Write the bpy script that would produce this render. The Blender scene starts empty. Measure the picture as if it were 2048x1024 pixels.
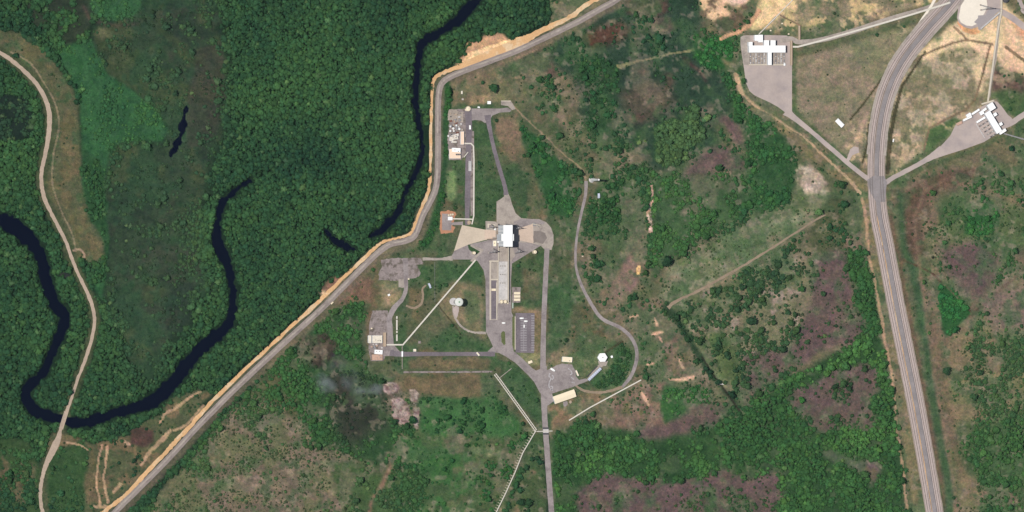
import bpy, bmesh, math, random
import numpy as np
from mathutils import Vector, Matrix

random.seed(7)
rng = np.random.default_rng(7)
S = 0.75                       # metres to one pixel of the 2048 px photograph
TILT = math.asin(0.2)          # the satellite looks down from slightly west of overhead
CT, ST = math.cos(TILT), math.sin(TILT)
scene = bpy.context.scene
COL = scene.collection

# ---------------------------------------------------------------- camera
cam = bpy.data.cameras.new('camera')
cam.type = 'ORTHO'
cam.ortho_scale = 2048 * S
cam.clip_start = 10
cam.clip_end = 6000
camo = bpy.data.objects.new('camera', cam)
COL.objects.link(camo)
camo.location = (-ST * 1500, 0, CT * 1500)
camo.rotation_euler = (0, -TILT, 0)
scene.camera = camo

# ---------------------------------------------------------------- world and sun
SUN_EL = math.radians(66.5)
SUN_ROT = math.radians(274)
world = bpy.data.worlds.new('World')
scene.world = world
world.use_nodes = True
wn = world.node_tree
bgn = wn.nodes['Background']
sky = wn.nodes.new('ShaderNodeTexSky')
sky.sky_type = 'NISHITA'
sky.sun_disc = False
sky.sun_elevation = SUN_EL
sky.sun_rotation = SUN_ROT
wn.links.new(sky.outputs['Color'], bgn.inputs['Color'])
bgn.inputs['Strength'].default_value = 0.06
sl = bpy.data.lights.new('sun', 'SUN')
sl.energy = 4.15
sl.angle = math.radians(0.5)
sl.color = (1.0, 0.955, 0.89)
so = bpy.data.objects.new('sun', sl)
COL.objects.link(so)
so.rotation_euler = Vector((0.4347, -0.032, -1)).to_track_quat('-Z', 'Y').to_euler()
so.location = (-400, 0, 900)
scene.view_settings.view_transform = 'Standard'
scene.view_settings.look = 'None'
scene.view_settings.exposure = 0.0
scene.view_settings.gamma = 1.0
scene.cycles.max_bounces = 4
scene.cycles.diffuse_bounces = 2
scene.cycles.volume_bounces = 1

E = 1.29      # light falling on a level surface, turns a displayed colour into an albedo


def lin(c):
    c = np.asarray(c, dtype=float) / 255.0
    return np.where(c <= 0.04045, c / 12.92, ((c + 0.055) / 1.055) ** 2.4)


def D(r, g, b):
    a = lin((r, g, b)) / E
    return tuple(np.clip(a, 0.004, 0.85))


def gx(px, h=0.0):
    return ((px - 1024) * S - h * ST) / CT


def gy(py):
    return (512 - py) * S


def G(px, py, h=0.0):
    """ground spot of a point that stands h metres high and shows at pixel px, py"""
    return Vector((gx(px, h), gy(py), 0.0))


# ---------------------------------------------------------------- tagging
def tag(o, label=None, cat=None, group=None, kind=None):
    if label: o['label'] = label
    if cat: o['category'] = cat
    if group: o['group'] = group
    if kind: o['kind'] = kind
    return o


def empty(name, loc, label, cat, group=None, rz=0.0):
    o = bpy.data.objects.new(name, None)
    COL.objects.link(o)
    o.location = loc
    o.rotation_euler = (0, 0, rz)
    o.empty_display_size = 1
    return tag(o, label, cat, group)


# ---------------------------------------------------------------- materials
def mat(name, col, rough=0.9, var=0.12, scale=0.6, spec=0.2, bump=0.0, metal=0.0, var2=0.0, scale2=0.05, col2=None, mask_scale=0.1, mask=(0.5, 0.6)):
    m = bpy.data.materials.new(name)
    m.use_nodes = True
    nt = m.node_tree
    b = nt.nodes['Principled BSDF']
    b.inputs['Roughness'].default_value = rough
    b.inputs['Specular IOR Level'].default_value = spec
    b.inputs['Metallic'].default_value = metal
    geo = nt.nodes.new('ShaderNodeNewGeometry')
    n = nt.nodes.new('ShaderNodeTexNoise')
    n.inputs['Scale'].default_value = scale
    n.inputs['Detail'].default_value = 5
    nt.links.new(geo.outputs['Position'], n.inputs['Vector'])
    n2 = nt.nodes.new('ShaderNodeTexNoise')
    n2.inputs['Scale'].default_value = scale2
    n2.inputs['Detail'].default_value = 4
    nt.links.new(geo.outputs['Position'], n2.inputs['Vector'])

    def ramp(src, v):
        r = nt.nodes.new('ShaderNodeMapRange')
        r.inputs[1].default_value = 0.25
        r.inputs[2].default_value = 0.75
        r.inputs[3].default_value = 1 - v
        r.inputs[4].default_value = 1 + v
        nt.links.new(src.outputs['Fac'], r.inputs[0])
        return r
    r1, r2 = ramp(n, var), ramp(n2, var2)
    mm = nt.nodes.new('ShaderNodeMath'); mm.operation = 'MULTIPLY'
    nt.links.new(r1.outputs[0], mm.inputs[0]); nt.links.new(r2.outputs[0], mm.inputs[1])
    vm = nt.nodes.new('ShaderNodeVectorMath'); vm.operation = 'SCALE'
    nt.links.new(mm.outputs[0], vm.inputs['Scale'])
    if col2 is None:
        vm.inputs[0].default_value = col[:3]
    else:
        mx = nt.nodes.new('ShaderNodeMix'); mx.data_type = 'RGBA'
        mx.inputs[6].default_value = (*col, 1); mx.inputs[7].default_value = (*col2, 1)
        n3 = nt.nodes.new('ShaderNodeTexNoise'); n3.inputs['Scale'].default_value = mask_scale; n3.inputs['Detail'].default_value = 6
        n3.inputs['Roughness'].default_value = 0.65
        nt.links.new(geo.outputs['Position'], n3.inputs['Vector'])
        r3 = nt.nodes.new('ShaderNodeMapRange')
        r3.inputs[1].default_value = mask[0]; r3.inputs[2].default_value = mask[1]
        nt.links.new(n3.outputs['Fac'], r3.inputs[0]); nt.links.new(r3.outputs[0], mx.inputs[0])
        nt.links.new(mx.outputs[2], vm.inputs[0])
    nt.links.new(vm.outputs[0], b.inputs['Base Color'])
    if bump:
        bp = nt.nodes.new('ShaderNodeBump'); bp.inputs['Distance'].default_value = bump
        nt.links.new(n.outputs['Fac'], bp.inputs['Height']); nt.links.new(bp.outputs[0], b.inputs['Normal'])
    return m


def attr_mat(name, var, scales, bump=0.0, rough=1.0, hue=0.0):
    """colour comes from the 'cover' attribute, broken up by noise"""
    m = bpy.data.materials.new(name)
    m.use_nodes = True
    nt = m.node_tree
    b = nt.nodes['Principled BSDF']
    b.inputs['Roughness'].default_value = rough
    b.inputs['Specular IOR Level'].default_value = 0.05
    a = nt.nodes.new('ShaderNodeAttribute'); a.attribute_name = 'cover'
    geo = nt.nodes.new('ShaderNodeNewGeometry')
    last = a.outputs['Color']
    for sc_ in scales:
        n = nt.nodes.new('ShaderNodeTexNoise'); n.inputs['Scale'].default_value = sc_; n.inputs['Detail'].default_value = 4
        n.inputs['Roughness'].default_value = 0.6
        nt.links.new(geo.outputs['Position'], n.inputs['Vector'])
        r = nt.nodes.new('ShaderNodeMapRange')
        r.inputs[1].default_value = 0.3; r.inputs[2].default_value = 0.7
        r.inputs[3].default_value = 1 - var; r.inputs[4].default_value = 1 + var
        nt.links.new(n.outputs['Fac'], r.inputs[0])
        v = nt.nodes.new('ShaderNodeVectorMath'); v.operation = 'SCALE'
        nt.links.new(last, v.inputs[0]); nt.links.new(r.outputs[0], v.inputs['Scale'])
        h = nt.nodes.new('ShaderNodeVectorMath'); h.operation = 'MULTIPLY_ADD'
        nt.links.new(n.outputs['Color'], h.inputs[0])
        h.inputs[1].default_value = (hue * 1.1, hue * .8, hue * .8); h.inputs[2].default_value = (1 - hue * .55, 1 - hue * .4, 1 - hue * .4)
        k = nt.nodes.new('ShaderNodeVectorMath'); k.operation = 'MULTIPLY'
        nt.links.new(v.outputs[0], k.inputs[0]); nt.links.new(h.outputs[0], k.inputs[1])
        last = k.outputs[0]
    nt.links.new(last, b.inputs['Base Color'])
    if bump:
        bp = nt.nodes.new('ShaderNodeBump'); bp.inputs['Distance'].default_value = bump
        nt.links.new(n.outputs['Fac'], bp.inputs['Height']); nt.links.new(bp.outputs[0], b.inputs['Normal'])
    return m


M = dict(
    ground=attr_mat('ground_cover', 0.24, (0.07, 0.24, 0.7), bump=0.5, hue=0.42),
    leaves=attr_mat('leaves', 0.12, (0.5,), rough=0.8, hue=.3),
    asphalt=mat('asphalt', D(158, 148, 146), var=.14, scale=.4, var2=.16, scale2=.04, col2=D(134, 124, 124), mask_scale=.07, mask=(.48, .66)),
    asphalt_dark=mat('asphalt_dark', D(124, 115, 120), var=.16, scale=.4, var2=.22, scale2=.05),
    roadtop=mat('road_asphalt', D(156, 144, 138), var=.12, scale=.5, var2=.14, scale2=.03, col2=D(132, 120, 116), mask_scale=.06, mask=(.5, .65)),
    junction=mat('junction_asphalt', D(148, 141, 141), var=.12, scale=.5, var2=.16, scale2=.06),
    worn=mat('worn_paving', D(150, 138, 135), var=.22, scale=.35, var2=.2, scale2=.1, col2=D(112, 103, 95), mask_scale=.12),
    dirt=mat('dirt_road', D(184, 165, 147), var=.12, scale=.4, var2=.12, scale2=.05),
    sand=mat('sand', D(222, 178, 130), var=.12, scale=.4, var2=.12, scale2=.04, col2=D(226, 196, 158), mask_scale=.05),
    track=mat('earth_track', D(152, 134, 114), var=.16, scale=.4, var2=.15, scale2=.06),
    concrete=mat('concrete', D(176, 165, 155), var=.12, scale=.35, var2=.12, scale2=.05, col2=D(146, 136, 130), mask_scale=.08, mask=(.48, .68)),
    concrete_tan=mat('tan_concrete', D(208, 192, 172), var=.07, scale=.3, var2=.08, scale2=.06),
    concrete_pink=mat('pinkish_concrete', D(210, 188, 170), var=.08, scale=.3, var2=.08, scale2=.06),
    concrete_pale=mat('pale_concrete', D(202, 198, 196), var=.14, scale=.3, var2=.14, scale2=.07),
    concrete_wall=mat('cream_concrete', D(214, 203, 185), var=.10, scale=.5),
    pad=mat('pad_paving', D(188, 173, 166), var=.08, scale=.4, var2=.1, scale2=.03, col2=D(168, 156, 154), mask_scale=.05, mask=(.45, .7)),
    ballast=mat('ballast', D(190, 174, 168), var=.18, scale=.8, var2=.08, scale2=.05),
    roadbed=mat('roadbed', D(160, 146, 136), var=.16, scale=.5, var2=.12, scale2=.06),
    pale_pad=mat('pale_paving', D(244, 234, 218), var=.04, scale=.3, var2=.05, scale2=.06),
    white=mat('white_roof', (0.83, 0.83, 0.81), var=.03, scale=.4, rough=.6),
    cream=mat('cream_roof', D(252, 236, 205), var=.05, scale=.4, rough=.7),
    peach=mat('peach_roof', D(250, 222, 196), var=.05, scale=.4, rough=.7),
    pinkroof=mat('pink_roof', D(205, 170, 150), var=.15, scale=.5, rough=.8),
    tanroof=mat('tan_roof', D(190, 168, 145), var=.08, scale=.5, rough=.8),
    wallw=mat('white_cladding', (0.72, 0.74, 0.76), var=.05, scale=.5, rough=.7),
    grey=mat('grey_steel', D(150, 148, 150), var=.1, scale=.7, rough=.6, metal=.2),
    darkgrey=mat('dark_steel', (0.06, 0.06, 0.065), var=.1, scale=.7, rough=.6),
    mast=mat('mast_steel', (0.37, 0.36, 0.36), var=.1, scale=.7, rough=.7),
    rail=mat('rail_steel', (0.12, 0.10, 0.09), var=.1, scale=.7, rough=.6),
    pipe=mat('pipe_cladding', D(225, 218, 205), var=.08, scale=.4, rough=.6),
    pipeg=mat('grey_pipe_cladding', D(176, 166, 156), var=.12, scale=.4, rough=.7),
    glass=mat('dark_glass', (0.02, 0.025, 0.03), rough=.15, spec=.5, var=0.0),
    bluewhite=mat('blue_white_panel', D(205, 212, 228), var=.04, scale=.5, rough=.5),
    black=mat('black_rubber', (0.015, 0.015, 0.016), var=.05),
    bark=mat('bark', (0.12, 0.09, 0.065), var=.2, scale=1.5),
    rust=mat('rusty_steel', (0.16, 0.07, 0.05), var=.2, scale=.8),
    line=mat('road_paint', D(186, 182, 184), var=.15, scale=.6),
    rubble=mat('rubble', D(190, 165, 150), var=.3, scale=.6),
    lawn=mat('lawn', D(100, 108, 68), var=.15, scale=.4, var2=.15, scale2=.1),
    greenlawn=mat('green_lawn', D(58, 84, 52), var=.2, scale=.4, var2=.2, scale2=.1),
    orange=mat('orange_earth', D(190, 138, 108), var=.12, scale=.3, var2=.12, scale2=.06),
)
wm = bpy.data.materials.new('river_water'); wm.use_nodes = True
_b = wm.node_tree.nodes['Principled BSDF']
_b.inputs['Base Color'].default_value = (0.0015, 0.003, 0.011, 1)
_b.inputs['Roughness'].default_value = 0.12
_b.inputs['IOR'].default_value = 1.33
_b.inputs['Specular IOR Level'].default_value = 0.2
_n = wm.node_tree.nodes.new('ShaderNodeTexNoise'); _n.inputs['Scale'].default_value = 0.5
_p = wm.node_tree.nodes.new('ShaderNodeBump'); _p.inputs['Distance'].default_value = 0.03
_g = wm.node_tree.nodes.new('ShaderNodeNewGeometry')
wm.node_tree.links.new(_g.outputs['Position'], _n.inputs['Vector'])
wm.node_tree.links.new(_n.outputs['Fac'], _p.inputs['Height']); wm.node_tree.links.new(_p.outputs[0], _b.inputs['Normal'])
M['water'] = wm


# ---------------------------------------------------------------- canvas of ground cover
X0, X1, Y0, Y1, ST2 = -160, 2208, -100, 1124, 2
cw, ch = (X1 - X0) // ST2 + 1, (Y1 - Y0) // ST2 + 1
PX, PY = np.meshgrid(X0 + ST2 * np.arange(cw, dtype=np.float32), Y0 + ST2 * np.arange(ch, dtype=np.float32))


def noise(scale, seed, octaves=4, pers=0.5):
    """fractal value noise over the canvas, about -1..1"""
    r = np.random.default_rng(seed)
    out = np.zeros_like(PX); amp = 1.0; tot = 0
    for o in range(octaves):
        s = scale / 2 ** o
        if s < 2: break
        gw, gh = int((X1 - X0) / s) + 4, int((Y1 - Y0) / s) + 4
        lat = r.uniform(-1, 1, (gh, gw)).astype(np.float32)
        u, v = (PX - X0) / s + r.uniform(0, 1), (PY - Y0) / s + r.uniform(0, 1)
        i, j = u.astype(int), v.astype(int)
        fu, fv = u - i, v - j
        fu, fv = fu * fu * (3 - 2 * fu), fv * fv * (3 - 2 * fv)
        a = lat[j, i] * (1 - fu) + lat[j, i + 1] * fu
        b = lat[j + 1, i] * (1 - fu) + lat[j + 1, i + 1] * fu
        out += amp * (a * (1 - fv) + b * fv); tot += amp; amp *= pers
    return out / tot * 1.6


WX, WY = noise(46, 1, 4, .6), noise(46, 2, 4, .6)
FINE = noise(9, 3, 2); MID = noise(30, 4, 4, .6); BIG = noise(120, 5, 4, .55)


def blur(a, r):
    if r < 1: return a
    for _ in range(2):
        for ax in (0, 1):
            p = np.pad(a, [(r + 1, r) if k == ax else (0, 0) for k in (0, 1)], mode='edge')
            c = np.cumsum(p, axis=ax, dtype=np.float64)
            n = a.shape[ax]; w = 2 * r + 1
            a = ((np.take(c, np.arange(w, w + n), axis=ax) - np.take(c, np.arange(0, n), axis=ax)) / w).astype(np.float32)
    return a


def pmask(poly, warp=6.0, soft=1):
    x, y = PX + warp * WX, PY + warp * WY
    xs, ys = [p[0] for p in poly], [p[1] for p in poly]
    m = 2 * warp + 8
    i0, i1 = max(0, int((min(xs) - m - X0) / ST2)), min(cw, int((max(xs) + m - X0) / ST2) + 2)
    j0, j1 = max(0, int((min(ys) - m - Y0) / ST2)), min(ch, int((max(ys) + m - Y0) / ST2) + 2)
    out = np.zeros((ch, cw), np.float32)
    if i1 <= i0 or j1 <= j0: return out
    sx, sy = x[j0:j1, i0:i1], y[j0:j1, i0:i1]
    ins = np.zeros(sx.shape, bool)
    n = len(poly)
    for k in range(n):
        xa, ya = poly[k]; xb, yb = poly[(k + 1) % n]
        if ya == yb: continue
        c = ((ya > sy) != (yb > sy)) & (sx < (xb - xa) * (sy - ya) / (yb - ya) + xa)
        ins ^= c
    out[j0:j1, i0:i1] = ins
    return blur(out, soft)


def ldist(pts, warp=0.0, maxd=60):
    """distance in px to a polyline whose points are (x, y[, width]); returns distance and width there"""
    x, y = PX + warp * WX, PY + warp * WY
    best = np.full((ch, cw), 1e3, np.float32); wid = np.zeros((ch, cw), np.float32)
    for k in range(len(pts) - 1):
        a, b = pts[k], pts[k + 1]
        i0, i1 = max(0, int((min(a[0], b[0]) - maxd - X0) / ST2)), min(cw, int((max(a[0], b[0]) + maxd - X0) / ST2) + 2)
        j0, j1 = max(0, int((min(a[1], b[1]) - maxd - Y0) / ST2)), min(ch, int((max(a[1], b[1]) + maxd - Y0) / ST2) + 2)
        if i1 <= i0 or j1 <= j0: continue
        sx, sy = x[j0:j1, i0:i1], y[j0:j1, i0:i1]
        dx, dy = b[0] - a[0], b[1] - a[1]
        t = np.clip(((sx - a[0]) * dx + (sy - a[1]) * dy) / (dx * dx + dy * dy + 1e-6), 0, 1)
        d = np.hypot(sx - a[0] - t * dx, sy - a[1] - t * dy)
        w = (a[2] + (b[2] - a[2]) * t) if len(a) > 2 else np.zeros_like(t)
        sub = best[j0:j1, i0:i1]; up = d < sub
        sub[up] = d[up]; wid[j0:j1, i0:i1][up] = w[up]
    return best, wid


def lmask(pts, width=None, warp=3.0, soft=0):
    d, w = ldist(pts, warp)
    w = w if width is None else width
    return blur((d < w / 2).astype(np.float32), soft)


def smooth(pts, n=6):
    """Catmull-Rom through the points (any number of components)"""
    P = [np.array(p, float) for p in pts]
    P = [2 * P[0] - P[1]] + P + [2 * P[-1] - P[-2]]
    out = []
    for k in range(1, len(P) - 2):
        for i in range(n):
            t = i / n
            out.append(0.5 * ((2 * P[k]) + (-P[k - 1] + P[k + 1]) * t + (2 * P[k - 1] - 5 * P[k] + 4 * P[k + 1] - P[k + 2]) * t ** 2 + (-P[k - 1] + 3 * P[k] - 3 * P[k + 1] + P[k + 2]) * t ** 3))
    out.append(P[-2])
    return [tuple(p) for p in out]


cover = np.zeros((ch, cw, 3), np.float32)          # colour as it shows in sun, 0..255
T = np.zeros((ch, cw), np.float32)                 # chance of a tree crown
SH = np.zeros((ch, cw), np.float32)                # chance of a shrub
SZ = np.full((ch, cw), 4.2, np.float32)            # crown radius in px
TINT = np.zeros((ch, cw, 3), np.float32)           # crown colour
NOVEG = np.zeros((ch, cw), bool)


def zone(m, col=None, t=None, s=None, sz=None, tint=None, a=1.0):
    if not isinstance(m, np.ndarray): m = pmask(m)
    if col is not None:
        cover[:] = cover + (np.array(col, np.float32) - cover) * (m * a)[..., None]
    if t is not None: T[:] = T + (t - T) * m
    if s is not None: SH[:] = SH + (s - SH) * m
    if sz is not None: SZ[:] = SZ + (sz - SZ) * m
    if tint is not None: TINT[:] = TINT + (np.array(tint, np.float32) - TINT) * m[..., None]


def blot(poly, col, seed, scale=22, th=0.25, a=0.8, warp=6, soft=0, sharp=0.25):
    m = pmask(poly, warp, 2) * np.clip((noise(scale, seed, 4, .6) - th) / sharp, 0, 1)
    zone(blur(m.astype(np.float32), soft), col, a=a)
    return m
# ---------------------------------------------------------------- land cover, painted region by region
GF = (50, 85, 53)       # crown colours (as they show lit)
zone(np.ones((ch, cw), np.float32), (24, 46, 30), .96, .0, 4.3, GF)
zone(np.clip(BIG * 1.2, 0, 1), tint=(54, 90, 54))
zone(np.clip(-BIG * 1.2, 0, 1), tint=(46, 80, 52))
zone(pmask([(1100, -160), (2220, -160), (2220, 1130), (1100, 1130)], 0, 0), (98, 94, 70), .02, .1, 3)
# north-west thicket and olive marsh
zone([(60, -60), (185, -60), (185, 30), (170, 62), (150, 84), (112, 98), (84, 72), (60, 30)], (44, 56, 42), .16, .1)
MARSH = [(183, -160), (452, -160), (442, 30), (452, 60), (447, 160), (440, 260), (424, 320), (400, 380), (396, 450), (412, 512), (424, 560),
         (395, 620), (355, 680), (320, 742), (290, 764), (270, 735), (255, 690), (232, 645), (228, 600), (215, 560), (212, 500), (215, 430),
         (220, 380), (212, 330), (210, 305), (228, 288), (260, 282), (300, 292), (325, 285), (335, 255), (325, 230), (280, 195), (240, 165),
         (215, 145), (200, 128), (192, 100), (180, 80), (185, 40)]
zone(pmask(MARSH, 20, 8), (48, 66, 47), .12, .35, 3.2, (58, 86, 58))
blot(MARSH, (38, 54, 42), 11, 60, .1, .8)
blot(MARSH, (58, 62, 50), 12, 40, .25, .5)
blot(MARSH, (44, 76, 48), 113, 90, .1, .6)
blot(MARSH, (64, 76, 48), 13, 80, .15, .7)
blot(MARSH, (40, 70, 48), 14, 16, .3, .5)
zone([(395, 100), (450, 80), (450, 230), (420, 280), (380, 300), (370, 230)], (62, 56, 50), a=.5)
zone([(185, -60), (285, -60), (282, 15), (262, 36), (225, 40), (192, 34), (180, 10)], (46, 86, 52), .35, .3, 3, (60, 104, 62))
zone([(190, 50), (215, 55), (225, 72), (200, 80), (185, 70)], (84, 88, 62), .0, .1)
m = lmask([(168, 10, 5), (180, 40, 5), (200, 46, 4), (250, 50, 3), (275, 46, 3)], warp=4, soft=1); zone(m, (76, 64, 58), 0)
GREENM = [(105, 104), (140, 84), (182, 82), (215, 145), (240, 165), (280, 195), (325, 230), (335, 255), (322, 285), (270, 280), (236, 285), (215, 310),
          (207, 350), (216, 400), (216, 470), (212, 512), (214, 560), (205, 600), (190, 575), (190, 520), (178, 440), (166, 380), (161, 300),
          (166, 250), (160, 215), (146, 180), (135, 150), (118, 125)]
zone(pmask(GREENM, 5, 1), (46, 90, 52), .34, .25, 2.6, (62, 106, 60))
blot(GREENM, (38, 76, 48), 15, 30, .1, .6)
zone([(200, 130), (232, 160), (225, 190), (250, 215), (240, 250), (200, 240), (180, 190)], None, .5, None, 3.2, (50, 92, 58))
zone(pmask([(166, 290), (205, 330), (214, 400), (216, 470), (214, 560), (196, 560), (190, 500), (176, 420), (170, 350)], 6, 1), (40, 76, 44), .75, .4, 3.4, (52, 90, 54))
VERGE = [(-60, 40), (-20, 60), (40, 64), (75, 90), (100, 112), (120, 140), (145, 182), (158, 215), (162, 255), (158, 300), (166, 370), (178, 430),
         (205, 480), (210, 512), (180, 524), (160, 520), (120, 440), (95, 400), (84, 345), (95, 290), (100, 235), (90, 200), (70, 155), (25, 112), (-60, 70)]
zone(pmask(VERGE, 3, 1), (80, 84, 58), .0, .03)
blot(VERGE, (96, 90, 64), 16, 34, .05, .7)
blot(VERGE, (60, 86, 54), 17, 30, .15, .7)
blot([(120, 300), (150, 300), (170, 400), (200, 500), (150, 480), (115, 380)], (100, 88, 66), 18, 40, .0, .6)
zone([(-60, 180), (50, 190), (66, 235), (58, 275), (20, 280), (-60, 270)], (28, 44, 36), .5, 0, 3.2, (46, 72, 52))
R2 = [(-60, 78, 9), (0, 106, 8), (25, 122, 8), (55, 148, 8), (78, 175, 8), (93, 205, 9), (99, 235, 10), (97, 270, 9), (90, 310, 8), (83, 345, 8), (84, 375, 8),
      (92, 405, 8), (110, 440, 7), (130, 480, 7), (142, 512, 6.5), (155, 545, 6.5), (172, 580, 7), (184, 610, 7), (189, 640, 7), (184, 675, 7), (173, 712, 6.5),
      (155, 760, 6), (142, 800, 6), (133, 824, 7), (122, 856, 6), (116, 878, 11), (106, 900, 14), (94, 925, 10), (86, 950, 7), (81, 980, 7), (82, 1010, 7), (88, 1040, 7), (96, 1130, 7)]
zone(lmask(smooth(R2, 3), 24, 2, 1), (66, 76, 50), .0, .05)
zone(lmask(smooth([(20, 104), (60, 125), (85, 160), (108, 200), (117, 235), (117, 262), (108, 300), (104, 345), (108, 380), (124, 425), (146, 470), (152, 500)], 3), 3, 1, 0), (132, 118, 96), a=.75)
zone(lmask([(148, 500, 5), (162, 498, 4), (170, 510, 4), (165, 520, 5)], warp=1), (150, 128, 106), 0)
zone([(118, 540), (140, 540), (146, 560), (132, 568), (122, 556)], (44, 48, 48), .15)
# south-west corner
zone([(-60, 880), (60, 880), (80, 940), (78, 1130), (-60, 1130)], (52, 76, 44), .55, .4, 3.6)
blot([(-60, 900), (70, 930), (76, 1130), (-60, 1130)], (98, 84, 66), 19, 30, .1, .8)
SWC = [(100, 868), (150, 872), (175, 888), (205, 882), (262, 870), (272, 850), (318, 830), (340, 800), (400, 776), (425, 786), (385, 840), (335, 900), (285, 950), (205, 1024), (150, 1130), (90, 1130), (92, 960)]
zone(pmask(SWC, 4, 1), (76, 84, 56), .06, .15, 3)
blot(SWC, (112, 92, 72), 20, 34, .15, .7)
zone([(150, 885), (185, 890), (190, 990), (180, 1020), (160, 960)], (92, 84, 62), .0, .05, a=.7)
zone([(95, 910), (160, 880), (172, 900), (168, 960), (178, 1130), (95, 1130)], (50, 78, 44), .42, .3, 3.2)
zone([(262, 862), (285, 855), (308, 862), (306, 880), (285, 893), (262, 886)], (74, 58, 52), .02, .1)
for p in ([(203, 890, 4), (194, 925, 4), (192, 965, 3), (199, 1010, 5)], [(212, 893, 6), (210, 930, 4), (206, 960, 4), (214, 1005, 6)],
          [(318, 846, 4), (330, 828, 5), (360, 812, 6), (378, 798, 5), (402, 784, 5)], [(345, 862, 5), (370, 850, 6), (410, 812, 5)],
          [(258, 887, 7), (248, 880, 4)], [(238, 970, 8), (225, 985, 5)], [(132, 884, 4), (160, 890, 3), (172, 900, 3)],
          [(282, 930, 5), (300, 900, 7), (325, 878, 8), (338, 862, 7)], [(188, 1012, 6), (215, 1016, 8)]):
    zone(lmask(p, warp=3, soft=0), (178, 144, 116), 0, 0, a=.8)
# ground between the main road and the launch site
MID_A = [(560, 700), (640, 640), (700, 580), (740, 540), (745, 740), (800, 770), (860, 850), (880, 1130), (200, 1130), (300, 1000), (420, 870)]
zone(pmask(MID_A, 8, 2), (76, 86, 58), .42, .55, 3.4, (58, 94, 54))
SAV = [(400, 905), (470, 830), (520, 800), (570, 820), (610, 880), (660, 905), (720, 935), (790, 960), (790, 1000), (750, 1130), (180, 1130), (330, 980)]
zone(pmask(SAV, 12, 3), (104, 94, 78), .14, .6, 3.0, (66, 96, 58))
blot(SAV, (92, 98, 64), 21, 60, 0.05, .75)
blot(SAV, (70, 92, 54), 22, 26, .3, .7)
GRN = [(545, 738), (620, 668), (700, 600), (735, 620), (742, 730), (790, 745), (800, 800), (812, 860), (790, 900), (760, 930), (700, 905), (650, 880), (600, 850), (570, 800), (530, 780)]
zone(pmask(GRN, 10, 3), (44, 74, 42), .66, .5, 3.6, (58, 98, 54))
zone([(640, 920), (700, 920), (770, 950), (850, 920), (880, 1000), (860, 1130), (740, 1130), (680, 980)], (62, 86, 48), .35, .3, 3.6)
zone([(520, 760), (560, 745), (600, 780), (590, 840), (540, 810)], (78, 82, 54), .35, .35)
zone([(585, 695), (612, 672), (650, 668), (678, 690), (668, 720), (640, 738), (605, 726)], (62, 56, 48), .08, .25, 2.6, (52, 66, 44))
zone([(662, 712), (680, 706), (700, 712), (692, 730), (672, 736)], (48, 40, 52), .0, .0)
zone(pmask([(660, 738), (700, 738), (735, 742), (770, 772), (788, 800), (788, 846), (742, 862), (722, 884), (692, 884), (668, 850), (664, 800), (655, 770)], 14, 7), (48, 52, 42), .05, .10, 2.6, (46, 64, 44))
blot([(665, 760), (790, 780), (785, 850), (690, 880)], (58, 54, 47), 23, 40, .1, .6)
for p in ([(768, 765), (785, 762), (797, 772), (793, 785), (778, 790), (768, 782)], [(782, 800), (798, 798), (815, 805), (823, 830), (820, 846), (800, 845), (786, 832)],
          [(817, 778), (828, 780), (838, 788), (834, 802), (824, 804)], [(827, 814), (838, 816), (842, 835), (838, 862), (830, 856), (828, 834)]):
    zone(pmask(p, 4, 1), (150, 122, 112), 0, 0)
blot([(768, 762), (842, 775), (842, 862), (782, 845)], (196, 172, 156), 24, 9, .25, .55, sharp=.3)
zone(lmask([(775, 782), (788, 800)], 8, 2, 1), (84, 78, 72), 0)
zone(lmask([(800, 870, 12), (815, 882, 9), (840, 882, 3), (890, 884, 2)], warp=3, soft=0), (140, 104, 88), 0)
# facility lawns
LAWN = [(882, 176), (930, 148), (1024, 118), (1062, 178), (1062, 215), (1040, 250), (1060, 300), (1085, 350), (1110, 420), (1150, 460), (1150, 560), (1180, 620), (1250, 660), (1275, 700),
        (1265, 760), (1150, 800), (1095, 870), (1060, 870), (985, 790), (830, 800), (735, 742), (730, 520), (765, 497), (830, 487), (856, 440), (880, 380), (886, 280)]
zone(pmask(LAWN, 3, 1), (82, 86, 60), .015, .05, 2.8, (50, 84, 50))
blot(LAWN, (58, 84, 52), 25, 46, .0, .85)
blot(LAWN, (106, 88, 68), 26, 40, .22, .6)
DARKL = (48, 76, 48)
for p in ([(870, 524), (955, 524), (966, 540), (968, 572), (900, 580), (868, 600)], [(900, 655), (935, 675), (985, 702), (870, 700), (840, 690)], [(800, 628), (811, 628), (811, 684), (800, 684)],
          [(1000, 760), (1010, 724), (1030, 730), (1070, 770), (1084, 810), (1082, 850), (1050, 820), (1010, 765)], [(1020, 530), (1086, 510), (1084, 620), (1024, 620)],
          [(1100, 560), (1150, 560), (1160, 600), (1140, 690), (1098, 700)], [(990, 240), (950, 250), (950, 440), (990, 440), (1000, 380)], [(880, 180), (902, 180), (896, 330), (884, 430), (876, 440), (882, 300)],
          [(805, 715), (980, 713), (995, 738), (805, 740)], [(860, 440), (884, 430), (884, 465), (870, 500), (830, 500)]):
    zone(pmask(p, 4, 2), (56, 84, 50), .06, .1, a=.7)
zone([(862, 715), (980, 715), (975, 740), (815, 738), (812, 722)], (100, 90, 68), a=.6)
zone([(805, 752), (960, 748), (962, 795), (925, 798), (805, 780)], (98, 88, 66), 0, .02, a=.8)
zone([(830, 620), (885, 560), (900, 600), (900, 650), (850, 685), (812, 690), (815, 640)], (98, 88, 66), a=.6)
zone([(900, 560), (935, 560), (968, 575), (968, 655), (930, 655), (885, 625), (886, 590)], (112, 104, 78), a=.7)
zone([(925, 600), (950, 595), (960, 640), (935, 652), (925, 625)], (72, 92, 56), a=.8)
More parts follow.
